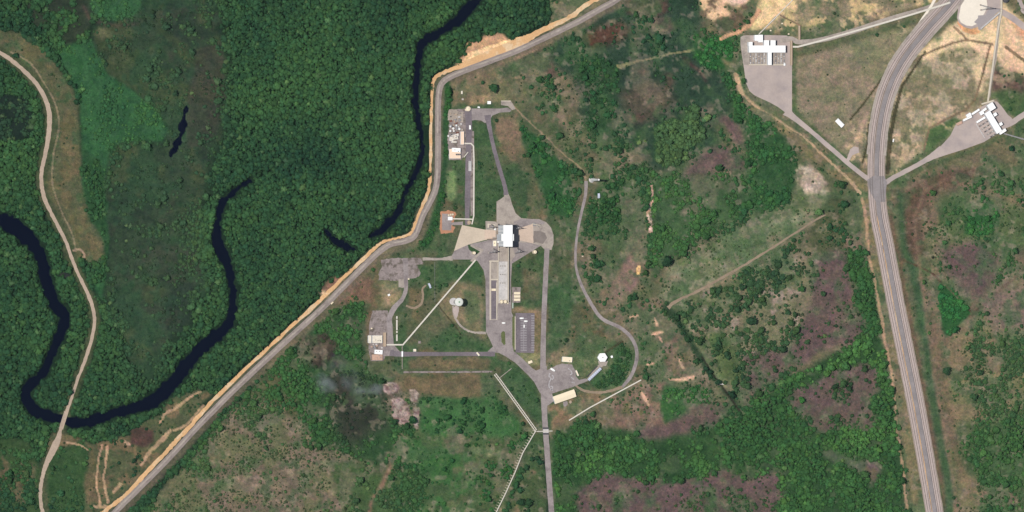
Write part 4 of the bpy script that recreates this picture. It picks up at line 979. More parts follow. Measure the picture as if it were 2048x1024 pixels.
# ---------------------------------------------------------------- builders for things
class MB:
    """collects solids in local metres, then links them as one mesh"""
    def __init__(self):
        self.bm = bmesh.new()

    def box(self, cx, cy, w, d, z0, z1, rot=0.0, taper=1.0):
        c, s = math.cos(rot), math.sin(rot)
        R = []
        for z, k in ((z0, 1.0), (z1, taper)):
            R.append([self.bm.verts.new((cx + x * k * w / 2 * c - y * k * d / 2 * s, cy + x * k * w / 2 * s + y * k * d / 2 * c, z)) for x, y in ((-1, -1), (1, -1), (1, 1), (-1, 1))])
        a, b = R
        self.bm.faces.new(a[::-1]); self.bm.faces.new(b)
        for i in range(4): self.bm.faces.new((a[i], a[(i + 1) % 4], b[(i + 1) % 4], b[i]))
        return self

    def gable(self, cx, cy, w, d, z0, rise, rot=0.0):
        """ridge along w"""
        c, s = math.cos(rot), math.sin(rot)
        f = lambda x, y, z: self.bm.verts.new((cx + x * c - y * s, cy + x * s + y * c, z))
        a = [f(-w / 2, -d / 2, z0), f(w / 2, -d / 2, z0), f(w / 2, d / 2, z0), f(-w / 2, d / 2, z0)]
        r = [f(-w / 2, 0, z0 + rise), f(w / 2, 0, z0 + rise)]
        for q in ((a[0], a[1], r[1], r[0]), (a[2], a[3], r[0], r[1]), (a[1], a[2], r[1]), (a[3], a[0], r[0]), (a[3], a[2], a[1], a[0])): self.bm.faces.new(q)
        return self

    def cyl(self, cx, cy, r, z0, z1, r2=None, n=20, dome=0.0):
        r2 = r if r2 is None else r2
        prev = None; rings = [(r, z0), (r2, z1)]
        if dome: rings += [(r2 * math.cos(t), z1 + dome * math.sin(t)) for t in (.4, .8, 1.15, 1.4)]
        first = None
        for rr, z in rings:
            ring = [self.bm.verts.new((cx + rr * math.cos(2 * math.pi * i / n), cy + rr * math.sin(2 * math.pi * i / n), z)) for i in range(n)]
            if prev:
                for i in range(n): self.bm.faces.new((prev[i], prev[(i + 1) % n], ring[(i + 1) % n], ring[i]))
            else: self.bm.faces.new(ring[::-1])
            prev = ring
        self.bm.faces.new(prev)
        return self

    def tube(self, a, b, ra, rb=None, n=6, caps=True):
        rb = ra if rb is None else rb
        a, b = Vector(a), Vector(b); z = (b - a).normalized(); u = z.orthogonal().normalized(); v = z.cross(u)
        A = [self.bm.verts.new(a + (u * math.cos(2 * math.pi * i / n) + v * math.sin(2 * math.pi * i / n)) * ra) for i in range(n)]
        B = [self.bm.verts.new(b + (u * math.cos(2 * math.pi * i / n) + v * math.sin(2 * math.pi * i / n)) * rb) for i in range(n)]
        for i in range(n): self.bm.faces.new((A[i], A[(i + 1) % n], B[(i + 1) % n], B[i]))
        if caps: self.bm.faces.new(A[::-1]); self.bm.faces.new(B)
        return self

    def prism(self, pts, z0, z1):
        a = [self.bm.verts.new((x, y, z0)) for x, y in pts]; b = [self.bm.verts.new((x, y, z1)) for x, y in pts]
        self.bm.faces.new(a[::-1]); self.bm.faces.new(b); n = len(pts)
        for i in range(n): self.bm.faces.new((a[i], a[(i + 1) % n], b[(i + 1) % n], b[i]))
        return self

    def build(self, name, m, parent, label=None):
        bmesh.ops.recalc_face_normals(self.bm, faces=self.bm.faces[:])
        me = bpy.data.meshes.new(name); self.bm.to_mesh(me); self.bm.free(); me.materials.append(m)
        o = link(name, me, parent)
        if label: o['label'] = label
        return o


K = S / CT      # metres east per photo pixel


def clear(px, py, r):
    NOVEG[:] |= (np.abs(PX - px) < r) & (np.abs(PY - py) < r)


def building(name, label, cat, rects, roofm, wallm=None, group=None, gable=None, doors=(), vents=0, parapet=True, windows=True, ridge=0.0):
    """rects: (x, y, w, d, angle, h): the roof outlines as the photo shows them, in px, height in metres"""
    wallm = wallm or M['wallw']
    x0, y0, w0, d0, a0, h0 = rects[0]
    base = G(x0, y0, h0)
    e = empty(name, base, label, cat, group)
    wall, roof, rim = MB(), MB(), MB()
    for k, (x, y, w, d, a, h) in enumerate(rects):
        p = G(x, y, h) - base; r = math.radians(a); W, Dd = w * K, d * S
        h = h + .03 * k
        wall.box(p.x, p.y, W - .5, Dd - .5, 0, h - .3, r)
        if gable:
            roof.gable(p.x, p.y, W, Dd, h - .3, gable, r)
        else:
            roof.box(p.x, p.y, W, Dd, h - .3, h, r)
            if parapet:
                c, s = math.cos(r), math.sin(r)
                for sx, sy, ww, dd in ((0, 1, W, .25), (0, -1, W, .25), (1, 0, .25, Dd - .5), (-1, 0, .25, Dd - .5)):
                    ox, oy = sx * (W / 2 - .125), sy * (Dd / 2 - .125)
                    rim.box(p.x + ox * c - oy * s, p.y + ox * s + oy * c, ww, dd, h, h + .35, r)
        clear(x - h * .2, y, max(w, d) / 2 + 3)
    wall.build('wall', wallm, e)
    ro = roof.build('roof', roofm, e)
    if not gable and parapet: rim.build('parapet', wallm, ro)
    else: rim.bm.free()
    x, y, w, d, a, h = rects[0]; r = math.radians(a); W, Dd = w * K, d * S; c, s = math.cos(r), math.sin(r)
    n = max(1, int(W / 6)) if windows else 0
    for i in range(min(n, 8)):
        u = -W / 2 + (i + .5) * W / n
        for sy in (-1, 1):
            v = sy * (Dd / 2 - .24)
            wi = MB().box(u * c - v * s, u * s + v * c, 1.6, .12, min(1.0, h * .3), min(2.4, h * .75), r).build('window', M['glass'], e)
    v = -Dd / 2 + .2
    u = W * .5 - 2 if W > 6 else 0
    dr = MB().box(-v * s * 0 + u * 0 + (W / 2 - .2) * c, (W / 2 - .2) * s, .14, min(2.4, Dd * .4), 0, min(2.6, h * .8), r).build('door', M['grey'], e)
    MB().box((W / 2 - .1) * c, (W / 2 - .1) * s, .1, .3, 1.0, 1.15, r).build('handle', M['darkgrey'], dr)
    rr = np.random.default_rng(int(x * 7 + y))
    for i in range(vents):
        u, v = rr.uniform(-.4, .4) * W, rr.uniform(-.3, .3) * Dd
        MB().box(u * c - v * s, u * s + v * c, 1.3, 1.1, h + .0, h + .9, r).build('roof_vent', M['grey'], ro)
    return e


def lightning_mast(x, y, h, feet, label, group='lattice lightning masts', frac=.68):
    """tripod lattice mast; x, y the px of its foot centre, feet three (x, y) px"""
    base = G(x, y)
    e = empty('lightning_mast', base, label, 'lightning mast', group)
    top = Vector((0, 0, h * frac))
    F = [G(a, b) - base for a, b in feet]
    for f in F:
        # each leg is a lattice of three chords with zigzag lacing
        m = MB(); ax = (top - f); L = ax.length; z = ax.normalized(); u = z.orthogonal().normalized(); v = z.cross(u)
        ch_ = [(u * math.cos(t) + v * math.sin(t)) for t in (0, 2.09, 4.19)]
        n = 10
        for k in range(n):
            a, b = f + ax * k / n, f + ax * (k + 1) / n
            ra, rb = .85 * (1 - .5 * k / n), .85 * (1 - .5 * (k + 1) / n)
            for i in range(3):
                m.tube(a + ch_[i] * ra, b + ch_[i] * rb, .13, n=4, caps=False)
                m.tube(a + ch_[i] * ra, b + ch_[(i + 1) % 3] * rb, .08, n=4, caps=False)
        m.build('leg', M['mast'], e)
        MB().box(f.x, f.y, 2.4, 2.4, 0, .6).build('footing', M['concrete'], e)
    MB().tube(top - Vector((0, 0, 2)), (0, 0, h), .42, .16, 8).build('pole', M['mast'], e)
    MB().cyl(0, 0, 1.0, h * frac - .4, h * frac + .5, n=10).build('collar', M['mast'], e)
    for t in (.35, .65):
        P = [f.lerp(top, t) for f in F]; b = MB()
        for i in range(3): b.tube(P[i], P[(i + 1) % 3], .10, n=4)
        b.build('brace', M['mast'], e)
    return e


def pipeline(name, label, pts, r, z, m, spacing, cat='pipeline', group=None, pipes=1, gap=0.0, arm=0.0, square=False):
    P = [G(x, y, z) for x, y in pts]
    base = P[0].copy()
    e = empty(name, base, label, cat, group)
    for q in range(pipes):
        mb = MB()
        for i in range(len(P) - 1):
            a, b = P[i] - base, P[i + 1] - base; d = (b - a).normalized(); n = Vector((-d.y, d.x, 0)) * (q - (pipes - 1) / 2) * gap
            a = a + n; b = b + n
            if square:
                c = (a + b) / 2; mb.box(c.x, c.y, (b - a).length + r, r * 2, z - r * .7 + .012 * (i % 2), z + .012 * (i % 2), math.atan2(d.y, d.x))
            else:
                mb.tube((a.x, a.y, z), (b.x, b.y, z), r, n=8)
        mb.build('pipe' if not square else 'duct', m, e)
    cnt = 0
    for i in range(len(P) - 1):
        a, b = P[i] - base, P[i + 1] - base; L = (b - a).length; d = (b - a).normalized(); ang = math.atan2(d.y, d.x)
        k = max(1, int(L / spacing))
        for j in range(k):
            if cnt >= 90: break
            c = a + d * (j + .5) * L / k
            n = Vector((-d.y, d.x, 0)) * (-arm * .5)
            MB().box(c.x + n.x, c.y + n.y, .5, gap * (pipes - 1) + 2 * r + .5 + arm, 0, z - r * (.72 if square else .9), ang).build('support', M['concrete_wall'], e)
            cnt += 1
    for i in range(len(pts) - 1):
        NOVEG[:] |= ldist([pts[i], pts[i + 1]], 0)[0] < 4
    return e


def car(name, label, x, y, ang, L=4.6, W=1.9, H=1.5, body=None, group=None, cat='car', cargo=False):
    e = empty(name, G(x, y), label, cat, group, math.radians(ang))
    e.location.z = .2
    body = body or M['white']
    MB().box(0, 0, L, W, .35, .9).build('body', body, e)
    if cargo:
        MB().box(-L * .13, 0, L * .68, W * .98, .9, H).build('cargo_box', body, e)
        MB().box(L * .37, 0, L * .22, W * .92, .9, H * .85, taper=.86).build('cab', body, e)
        MB().box(L * .487, 0, .06, W * .8, 1.0, H * .75).build('windscreen', M['glass'], e)
    else:
        MB().box(-L * .04, 0, L * .52, W * .88, .9, H, taper=.8).build('cabin', body, e)
        MB().box(L * .2, 0, .08, W * .74, .98, H - .12).build('windscreen', M['glass'], e)
    for sx in (-1, 1):
        for sy in (-1, 1):
            MB().tube((sx * L * .31, sy * (W / 2 - .22), .34), (sx * L * .31, sy * (W / 2 + .02), .34), .34, n=12).build('wheel', M['black'], e)
        MB().box(L / 2 + .01, sx * W * .34, .06, .3, .55, .75).build('headlight', M['bluewhite'], e)
    return e


def tank(name, label, x, y, r, h, m, dome=None, cat='tank', group=None):
    e = empty(name, G(x, y, h), label, cat, group)
    MB().cyl(0, 0, r, 0, h, n=24, dome=r * .35 if dome is None else dome).build('shell', m, e)
    MB().cyl(0, 0, r + .5, 0, .3, n=24).build('base', M['concrete'], e)
    MB().box(r + .25, 0, .3, .6, 0, h).build('ladder', M['grey'], e)
    MB().cyl(0, 0, .4, h + (r * .35 if dome is None else dome) * .95, h + (r * .35 if dome is None else dome) + .5, n=10).build('hatch', M['grey'], e)
    clear(x, y, r / S + 3)
    return e


def wall(name, label, x, y, w, d, h, m=None, ang=0, cat='wall', group=None, ribs=0):
    """a free-standing wall, top outline in px"""
    e = empty(name, G(x, y, h), label, cat, group, math.radians(ang))
    W, Dd = w * K, d * S
    MB().box(0, 0, W, Dd, 0, h).build('panel', m or M['concrete_wall'], e)
    MB().box(0, 0, W + .2, Dd + .2, h + .003, h + .15).build('coping', m or M['concrete_wall'], e)
    clear(x, y, 3)
    return e


# ---------------------------------------------------------------- the white assembly tower
def assembly_tower():
    H = 41.0
    base = G(1016, 471.8, H)
    e = empty('assembly_tower', base, 'tall white mobile assembly tower standing on the launch pad crossing', 'tower')
    w, d = 18.4 * K, 43.2 * S
    sh = MB(); sh.box(0, 0, w - .8, d - .8, 0, H - .6)
    sh.box(0, 0.9 * S - 3, 25 * K - .8, 13.2 * S - .8, 0, H - 3.3)
    sh.build('wall', mat('tower_cladding', (0.52, 0.56, 0.60), var=.06, scale=.3, rough=.7), e)
    r = MB().box(0, 0, w, d, H - .6, H).box(0, 0.9 * S - 3, 25 * K, 13.2 * S, H - 3.3, H - 2.6)
    ro = r.build('roof', M['white'], e)
    for yy in (-.36, -.12, .15, .38):
        MB().box(0, d * yy, w * .8, .5, H + .003, H + .25).build('roof_seam', M['white'], ro)
    for k in range(6):
        MB().box(-w / 2 + .33, -d / 2 + 3 + k * 5.2, .25, 3.6, 2 + 0, H - 6).build('cladding_rib', M['wallw'], e)
    dr = MB().box(0, -d / 2 + .32, w * .6, .25, 0, H * .7).build('door', M['grey'], e)
    MB().box(0, -d / 2 + .15, .4, .2, 1, 2).build('handle', M['darkgrey'], dr)
    for sx in (-1, 1):
        for sy in (-1, 1):
            MB().box(sx * w * .42, sy * d * .5 + sy * .8, 2.2, 2.2, 0, 1.5).build('bogie', M['darkgrey'], e)
    MB().box(w / 2 - 1, d / 2 + .4, 3, 1.6, 0, H - 5).build('stair_tower', M['grey'], e)
    clear(1005, 472, 30)


assembly_tower()
lightning_mast(982, 502.3, 42, ((977, 506), (986.5, 497), (991, 506)), 'thin grey lightning mast on the paving southwest of the white tower')
lightning_mast(1031, 502.3, 42, ((1029, 507), (1035, 496), (1041, 505)), 'thin grey lightning mast on the asphalt southeast of the white tower')
lightning_mast(978, 453.5, 42, ((974, 457), (983, 449), (986, 457)), 'thin grey lightning mast on the square paving northwest of the white tower')
lightning_mast(1029, 455.5, 44, ((1026, 459), (1032, 449), (1038, 458)), 'thin grey lightning mast behind the northeast corner of the white tower')
lightning_mast(1967, 15.5, 74, ((1961, 10), (1962, 20), (1975, 17)), 'tall grey lightning mast on the round white pad in the corner', frac=.58)
# launch table and small pad things
e = empty('launch_table', G(999, 478, 3), 'pale launch table platform at the foot of the white tower', 'platform')
MB().box(0, 0, 7, 9, 0, 3).build('deck', M['concrete_pale'], e)
MB().box(0, 0, 7.3, .3, 3.003, 3.9).build('railing', M['grey'], e)
building('pad_service_block', 'small white flat-roofed block on the pad beside the round white tank', 'building', [(989.5, 487, 6.5, 11, 0, 4)], M['cream'], vents=1)
tank('pad_tank', 'small round white tank next to the service block on the pad', 996.5, 484, 1.4, 6, M['white'])
tank('valve_tank', 'small white tank inside the square paving by the northwest mast', 990.5, 458.5, 1.5, 3, M['white'])
e = empty('retracted_boom', G(1073, 449.5, 3), 'long pale folded service boom lying at the northeast edge of the pad', 'boom')
m_ = MB(); m_.tube((-7, 1.5, 3), (7.5, -1.5, 3), .9, .5, 6); m_.build('boom', M['concrete_wall'], e)
MB().box(-3, .5, 4, 5, 0, 2.2).build('carriage', M['grey'], e); MB().tube((0, 0, 3.2), (3, -4, 6), .35, .2).build('jib', M['mast'], e)
MB().box(6, -1, 2, 2, 0, 2.5).build('rest', M['darkgrey'], e)
e = empty('blast_deflector', G(984, 478, 2), 'dark low edge wall along the south side of the tan duct slab', 'wall')
MB().box(0, 0, 20 * K, .9, 0, 2.2, math.radians(3)).build('panel', mat('shaded_brown_wall', (0.10, .075, .06)), e)
MB().box(10 * K, 6.3, .9, 12, 0, 2.1).build('return_wall', M['track'], e)
tank('dome_light_base', 'small round cream tank in the grass triangle west of the pad', 949, 506, 2.2, 9, M['cream'])
tank('floodlight_base', 'small round cream tank in the grass southeast of the pad', 1070.5, 504, 2.6, 9, M['cream'])
tank('side_tank', 'round cream tank at the bend of the northern pipe', 939, 445, 2.8, 4, M['tanroof'])
# south bay
wall('bay_wall', 'long thin white rail wall along the east edge of the pale bay deck', 1017.3, 549, .8, 110, 7, M['concrete_wall'])
wall('duct_wall', 'short narrow cream wall from the pad down to the bay', 997, 506, 1.1, 36, 1.6, M['concrete_wall'])
wall('bay_divider', 'thin cream divider between the pale deck and the worn bay floor', 996.3, 566, 1.0, 82, 1.2, M['concrete_wall'])
wall('bay_cross_wall', 'low cream wall crossing the head of the side floor', 988, 522.5, 19, 1.6, .8, M['concrete_wall'])
for x, l in ((1003.8, 'west one of two cream domes closing the pale bay deck'), (1011.2, 'east one of two cream domes closing the pale bay deck')):
    t = tank('dome_shelter', l, x, 603.5, 2.7, 3.0, M['cream'], dome=2.2, cat='dome', group='cream domes at the end of the bay')
tank('small_dome', 'tiny cream dome beside the pair of domes at the bay end', 1016.2, 606.5, 1.1, 1.8, M['cream'], cat='dome')
e = empty('transporter', G(987.5, 579.5, 2), 'small cream transporter parked in the narrow side bay', 'vehicle')
MB().box(0, 0, 6.5, 3.4, .8, 2.2).build('platform', M['cream'], e); MB().box(-2.3, 0, 1.6, 3, 2.2, 3.2).build('cab', M['cream'], e)
for sx in (-1, 0, 1):
    for sy in (-1, 1): MB().tube((sx * 2.2, sy * 1.3, .45), (sx * 2.2, sy * 1.7, .45), .45, n=10).build('wheel', M['black'], e)
for i in range(9):
    x = 1001 + 1.8 * (i % 3) * 2.4; y = 532 + (i // 3) * 17
    pos = ('west', 'middle', 'east')[i % 3] + ' one in the ' + ('north', 'middle', 'south')[i // 3] + ' row'
    e = empty('deck_hatch', G(x, y), f'small grey hatch on the pale bay deck, {pos}', 'hatch', 'hatches on the pale bay deck'); e.location.z = .2
    MB().box(0, 0, 2.0, 1.6, 0, .35).build('cover', M['grey'], e); MB().box(0, 0, 2.4, 2, 0, .18).build('frame', M['concrete_wall'], e)
for y, l in ((586.5, 'northernmost of three long white-roofed sheds by the bay'), (593, 'middle of three long white-roofed sheds by the bay'), (599.5, 'southernmost of three long white-roofed sheds by the bay')):
    building('equipment_shed', l, 'shed', [(1034.3, y, 12.5, 4.8, 0, 3)], M['cream'], group='three long sheds by the bay', gable=.6)
wall('pale_trough', 'thin pale green trough south of the three sheds', 1025.6, 611, 1.8, 11, 1.2, mat('pale_green_paint', D(190, 205, 190)))
wall('kerb_wall', 'long cream kerb wall between car park and median strip', 1030.3, 666, 1.3, 66, .8, M['concrete_wall'])
# vehicles
car('delivery_truck', 'white truck parked near the top of the car park', 1043, 636.6, 0, 6, 2.3, 2.6, cat='truck', cargo=True)
car('parked_van', 'white van parked south-east of the truck in the car park', 1051.5, 642.4, 0, 5.2, 2.1, 2.1, cat='van', cargo=True)
car('parked_car', 'single white car in the middle bays of the car park', 1048, 652.5, 90, 4.4, 1.9, 1.5)
car('service_van', 'white van standing on the asphalt above the grass island', 1007, 646, 0, 5.0, 2.1, 2.2, cat='van', cargo=True)
car('box_truck', 'white box truck at the northwest corner of the marked yard', 1105, 739.5, -30, 7.5, 2.9, 3, cat='truck', cargo=True)
car('white_car', 'white car standing right of the curved launch road', 1786.5, 281, 80, 4.5, 1.9, 1.5)
car('roadside_car', 'pale car on the main road beside the sandy clearing', 664, 606, 45, 4.5, 1.9, 1.5, body=M['cream'])
car('white_truck', 'blue and white box truck by the loop drive', 859, 571.5, -65, 8, 2.8, 3, body=M['bluewhite'], cat='truck', cargo=True)
car('radar_truck', 'blue and white box truck south of the tall white mast', 1197, 391.5, -85, 7.5, 3.4, 3, body=M['bluewhite'], cat='truck', cargo=True)
car('yard_van', 'white van beside the long tarmac strip', 939.5, 254.5, 90, 6.5, 2.6, 2.4, cat='van', cargo=True)
# water tower
e = empty('water_tower', G(918.5, 604, 33), 'round pale water tower with bulging tank on the round lawn', 'water tower')
MB().cyl(0, 0, 2.6, 0, 27, 2.0, n=24).build('stem', M['concrete_pale'], e)
tk = MB().cyl(0, 0, 2.4, 24, 29, 6.3, n=32).cyl(0, 0, 6.3, 29.003, 32, 6.3, n=32, dome=1.4).build('tank', mat('tank_concrete', D(226, 228, 220), var=.06, scale=.4), e)
MB().cyl(0, 0, 1.2, 33.2, 34.1, n=16).build('hatch', mat('green_hatch', D(120, 160, 130)), tk)
MB().box(2.7, 0, .4, .8, 0, 25).build('ladder', M['grey'], e)
MB().cyl(0, 0, 5.2, 0, .5, n=28).build('base', M['concrete_pale'], e)
clear(912, 604, 16)
# west fuel complex
building('fuel_building', 'cream flat-roofed building with a narrow side wing in the lower yard', 'building', [(754.5, 678.5, 20, 15, 0, 5), (739.5, 678.5, 6.5, 15, 0, 4.6)], mat('mottled_cream_roof', D(236, 226, 208), var=.14, scale=.3), vents=4)
building('tan_gallery', 'long narrow tan-roofed gallery beside the cream building', 'building', [(769.5, 679, 5.5, 28, 0, 4)], M['tanroof'], M['tanroof'], parapet=False)
building('white_store', 'small white-roofed store at the south end of the lower yard', 'building', [(757, 704, 16, 8.5, -4, 4.5)], M['white'], vents=2)
building('pink_store', 'pinkish-roofed store adjoining the white store', 'building', [(754.5, 714.5, 21, 11, 0, 3)], M['pinkroof'], M['pinkroof'], vents=5)
rr = random.Random(4)
for i in range(11):
    x, y = 741 + rr.random() * 24, 688 + rr.random() * 9
    where = ('close to the cream building' if y < 692 else 'close to the white store') + (', west half' if x < 753 else ', east half')
    e = empty('pump_unit', G(x, y), f'small pale pump unit {where}', 'machine', f'pump units {where}'); e.location.z = .12
    MB().box(0, 0, 1.4 + rr.random() * 1.5, 1.2 + rr.random(), 0, 1.2 + rr.random()).build('casing', (M['concrete_pale'], M['grey'], M['pinkroof'])[i % 3], e)
    MB().tube((0, .3, .8), (1.6, .3, .8), .2).build('pipe', M['rust'], e)
    MB().box(0, 0, 3, 2.4, 0, .2).build('base', M['concrete'], e)
building('mound_hut', 'tiny white hut on the round tan mound', 'hut', [(778, 590, 4.5, 4, 20, 3)], M['white'], gable=.6)
building('switch_hut', 'small square cream hut above the dark service road', 'hut', [(829.5, 700.5, 5.5, 5, 0, 2.6)], M['cream'])
building('grass_vault', 'low grey vault in the brown lawn west of the tower road', 'hut', [(839, 684.5, 5, 5, 0, 1)], M['worn'], M['worn'])
for i, y in enumerate((635, 650, 664, 675.5)):
    L = (6, 22, 5, 14)[i]
    wall('white_screen', ('short northern end', 'long upper', 'short middle', 'long southern')[i] + ' piece of the broken white line on the green strip', 793.8, y, 2.4, L - 1.2, 2, M['pipe'], group='white screens on the green strip')
# north fuel store
building('peach_building', 'peach-roofed building with a white upper roof in the fuel store', 'building', [(909.8, 307.5, 23, 19, 0, 4.5)], M['peach'], vents=0)
building('white_annex', 'bright white annex roof on the north edge of the peach building', 'building', [(912.5, 300, 17, 8, -3, 6.5)], M['white'], vents=2)
for i in range(3):
    e = empty('cooling_unit', G(913 + 3.4 * i, 309, 5.6), ('west', 'middle', 'east')[i] + ' one of three dark cooling units on the peach roof', 'machine', 'cooling units on the peach roof')
    e.location.z = 4.5
    MB().box(0, 0, 2, 2.6, 0, 1.1).build('casing', M['grey'], e); MB().cyl(0, 0, .8, 1.1, 1.3, n=12).build('fan', M['darkgrey'], e)
building('long_cream_building', 'long narrow cream-roofed building beside the tarmac strip', 'building', [(924.6, 276, 7, 26, 0, 5)], M['peach'])
building('cluster_store', 'white cluster of low roofs in the middle of the fuel store', 'building', [(910, 274, 12, 10, 8, 4), (903, 278, 8, 8, -10, 3.4), (914, 270, 7, 5, 20, 3.6), (908, 284, 10, 3.5, 0, 2.5)], mat('speckled_white', D(225, 215, 200), var=.25, scale=.5), vents=5)
rr = random.Random(8)
for i in range(34):
    x, y = 899 + rr.random() * 25, 222 + rr.random() * 48
    if y > 262 and x > 916: continue
    side = 'by the north slab' if y < 238 else ('in the middle rows' if y < 255 else 'just above the white cluster')
    half = 'western' if x < 911 else 'eastern'
    e = empty('gas_rack', G(x, y), f'small weathered rack of fuel gear {side}, {half} half', 'rack', f'fuel racks {side}, {half} half'); e.location.z = .15
    w, d, h = 1.5 + rr.random() * 3, 1.2 + rr.random() * 2, .8 + rr.random() * 1.8
    MB().box(0, 0, w, d, .15, h, rr.random() * .3).build('cabinet', (M['concrete_pale'], M['grey'], M['rust'], M['darkgrey'], M['concrete'], M['tanroof'])[rr.randrange(6)], e)
    MB().box(0, 0, w + .8, d + .8, 0, .15).build('base', M['concrete'], e)
    MB().tube((0, 0, .5), (w, .2, .5), .15).build('pipe', M['grey'], e)
for i in range(7):
    tank('sphere_tank', ('northwestern', 'northern', 'northeastern', 'central', 'southwestern', 'southern', 'far western')[i] + ' small white tank of the group north of the long cream building', *((901, 253), (913, 251), (919, 258), (908, 262), (901, 262), (907, 257), (897, 272))[i], 1.2 + .2 * (i % 3), 2.4, M['white'], group='small white tanks in the fuel store')
tank('cream_dome_tank', 'cream domed tank between fuel store and north apron', 937, 217.5, 3.6, 3, M['cream'])
tank('cream_side_tank', 'smaller cream tank touching the big domed one', 933, 219.5, 1.8, 2.4, M['cream'])
building('white_box_hut', 'white square hut on the tan ground north of the apron', 'hut', [(978.3, 205.2, 7, 6, 0, 3)], M['white'])
building('sentry_hut', 'tiny white hut near the bend of the main road', 'hut', [(923.7, 185, 2.6, 6, 0, 2.6)], M['cream'])
building('tiny_kiosk', 'tiny cream kiosk north of the fuel store', 'hut', [(925.5, 198.5, 3, 3, 0, 2.4)], M['tanroof'])
building('apron_hut', 'tiny white hut on the north edge of the asphalt apron', 'hut', [(957.5, 214.5, 4.5, 2.8, -10, 2.2)], M['white'])
wall('yard_curb', 'pale frame wall round the small yard at the head of the foot track', 1012, 202, 19, 1.4, .8)
wall('white_slab_wall', 'tall pale slab wall between tarmac strip and the pipe', 940, 332, 5.5, 20, 2.2, M['concrete_pale'])
wall('tarmac_bar', 'thin pale bar lying diagonally over the tarmac strip', 932, 309.5, 13, 1.3, 2.5, M['pipe'], ang=50)
building('tank_house', 'white square pump house on the orange-edged pad', 'building', [(900.5, 437, 9, 7, 0, 4)], M['white'])
for i, (x, y) in enumerate(((898, 430.5), (902, 429.5), (906, 429))):
    tank('bottle_tank', ('west', 'middle', 'east')[i] + ' one of three little cream tanks behind the pump house', x, y, 1.3, 2.2, M['cream'], group='little tanks behind the pump house')
# pipelines
pipeline('diagonal_pipeline', 'long white pipeline running diagonally from the pad to the lower yard', [(951, 520), (806, 689.5), (774, 689.5)], 1.05, 2.2, M['pipe'], 9, square=True)
pipeline('north_pipeline', 'white pipeline bending from the fuel store down the tarmac strip to the pad', [(929, 287), (942, 287), (947, 292), (948, 320), (947.5, 432), (944, 448)], .95, 2.0, M['pipe'], 8, square=True)
pipeline('short_pipeline', 'short white pipeline from the pump house across the tarmac strip', [(905, 437.5), (946, 438.5)], .85, 2.4, M['pipe'], 7, square=True)
pipeline('gate_pipe', 'straight cream pipeline below the gate compound running up to the dirt field', [(1138.5, 840.5), (1180, 815), (1282, 760)], .85, 1.5, M['pipe'], 8, square=True)
pipeline('culvert_pipe', 'short cream pipe passing under the service road at the crossing', [(1073, 863), (1105, 862)], .7, .8, M['pipe'], 6)
pipeline('twin_pipeline', 'twin pipeline on closely spaced sleepers running down to the road crossing', [(990, 748), (1000, 761), (1072, 861)], .7, 1.5, M['pipe'], 3.2, pipes=2, gap=2.9)
pipeline('ribbed_pipeline', 'pipeline with cross sleepers sticking out, leaving the frame at the bottom', [(1072, 861), (1046, 905), (1030, 945), (1012, 985), (990, 1030)], .8, 1.5, M['pipe'], 3.9, arm=3.5)
pipeline('feeder_pipe', 'short thin grey pipe joining the twin pipeline from the northeast', [(999, 756), (1023, 737)], .55, 1.2, M['pipeg'], 6)
pipeline('yard_pipe', 'thin pale pipe running south from the lower yard over the dark road', [(804.5, 690), (804.5, 738)], .45, 2.2, M['pipeg'], 8)
building('road_gantry', 'small white gantry roof over the thin pipe at the dark road', 'gantry', [(804.7, 708, 3, 11, 0, 4.5)], M['white'], windows=False)
building('road_gantry', 'small pale diagonal roof over the east end of the dark service road', 'gantry', [(956, 708, 8, 3, -50, 3)], M['cream'], windows=False)
pipeline('white_field_duct', 'long white duct from the northern preparation building toward the corner pad', [(1586, 93.5), (1596, 93.5), (1640, 82), (1700, 65), (1770, 45), (1830, 27), (1885, 10), (1900, 5)], 1.3, 1.8, M['pipe'], 9, square=True)
pipeline('thin_field_duct', 'thin white duct rising from the small twin block to the top edge', [(1518, 68), (1552, 34), (1590, -5)], .6, 1.5, M['pipe'], 10, square=True)
pipeline('corner_duct', 'broad cream duct from the corner pad down to the angled preparation building', [(2003, -20), (2003, 22), (1996, 60), (1990, 100), (1984, 145), (1976, 202)], 1.35, 2.0, M['concrete_wall'], 8, square=True)
pipeline('side_duct', 'grey duct leaving the angled preparation building toward the right edge', [(2008, 267), (2060, 282)], .9, 1.4, M['grey'], 8, square=True)
wall('platform_wall', 'long white wall beside the grey platform of the corner pad', 1981, 41, 50, 2.6, 3, M['concrete_pale'], ang=40)
tank('dark_tank', 'dark round tank at the top edge beside the corner duct', 2012, 0, 4.2, 5, M['darkgrey'])
# perimeter and crossings
for pts, l in (([(869, 524), (869.5, 604)], 'thin wire fence crossing the lawn west of the diagonal pipeline'), ([(872, 523.5), (940, 523.5)], 'thin wire fence along the south side of the pale path')):
    e = empty('wire_fence', G(*pts[0]), l, 'fence', 'lawn fences')
    a, b = G(*pts[0]), G(*pts[1]); d = b - a; n = int(d.length / 6)
    for i in range(n + 1):
        c = d * i / n; MB().cyl(c.x, c.y, .12, 0, 2, n=6).build('post', M['concrete_wall'], e)
    mb = MB()
    for z in (.4, .9, 1.4, 1.9): mb.tube((0, 0, z), (d.x, d.y, z), .05, n=4)
    mb.build('wire', M['grey'], e)
e = empty('road_bridge', G(127, 840.5), 'narrow pale bridge carrying the dirt road over the river', 'bridge'); e.location.z = .0
a, b = G(132.5, 823) - G(127, 840.5), G(121.5, 858) - G(127, 840.5); L = (a - b).length; an = math.atan2(a.y - b.y, a.x - b.x)
MB().box(0, 0, L, 6.2, .1, .7, an).build('deck', M['dirt'], e)
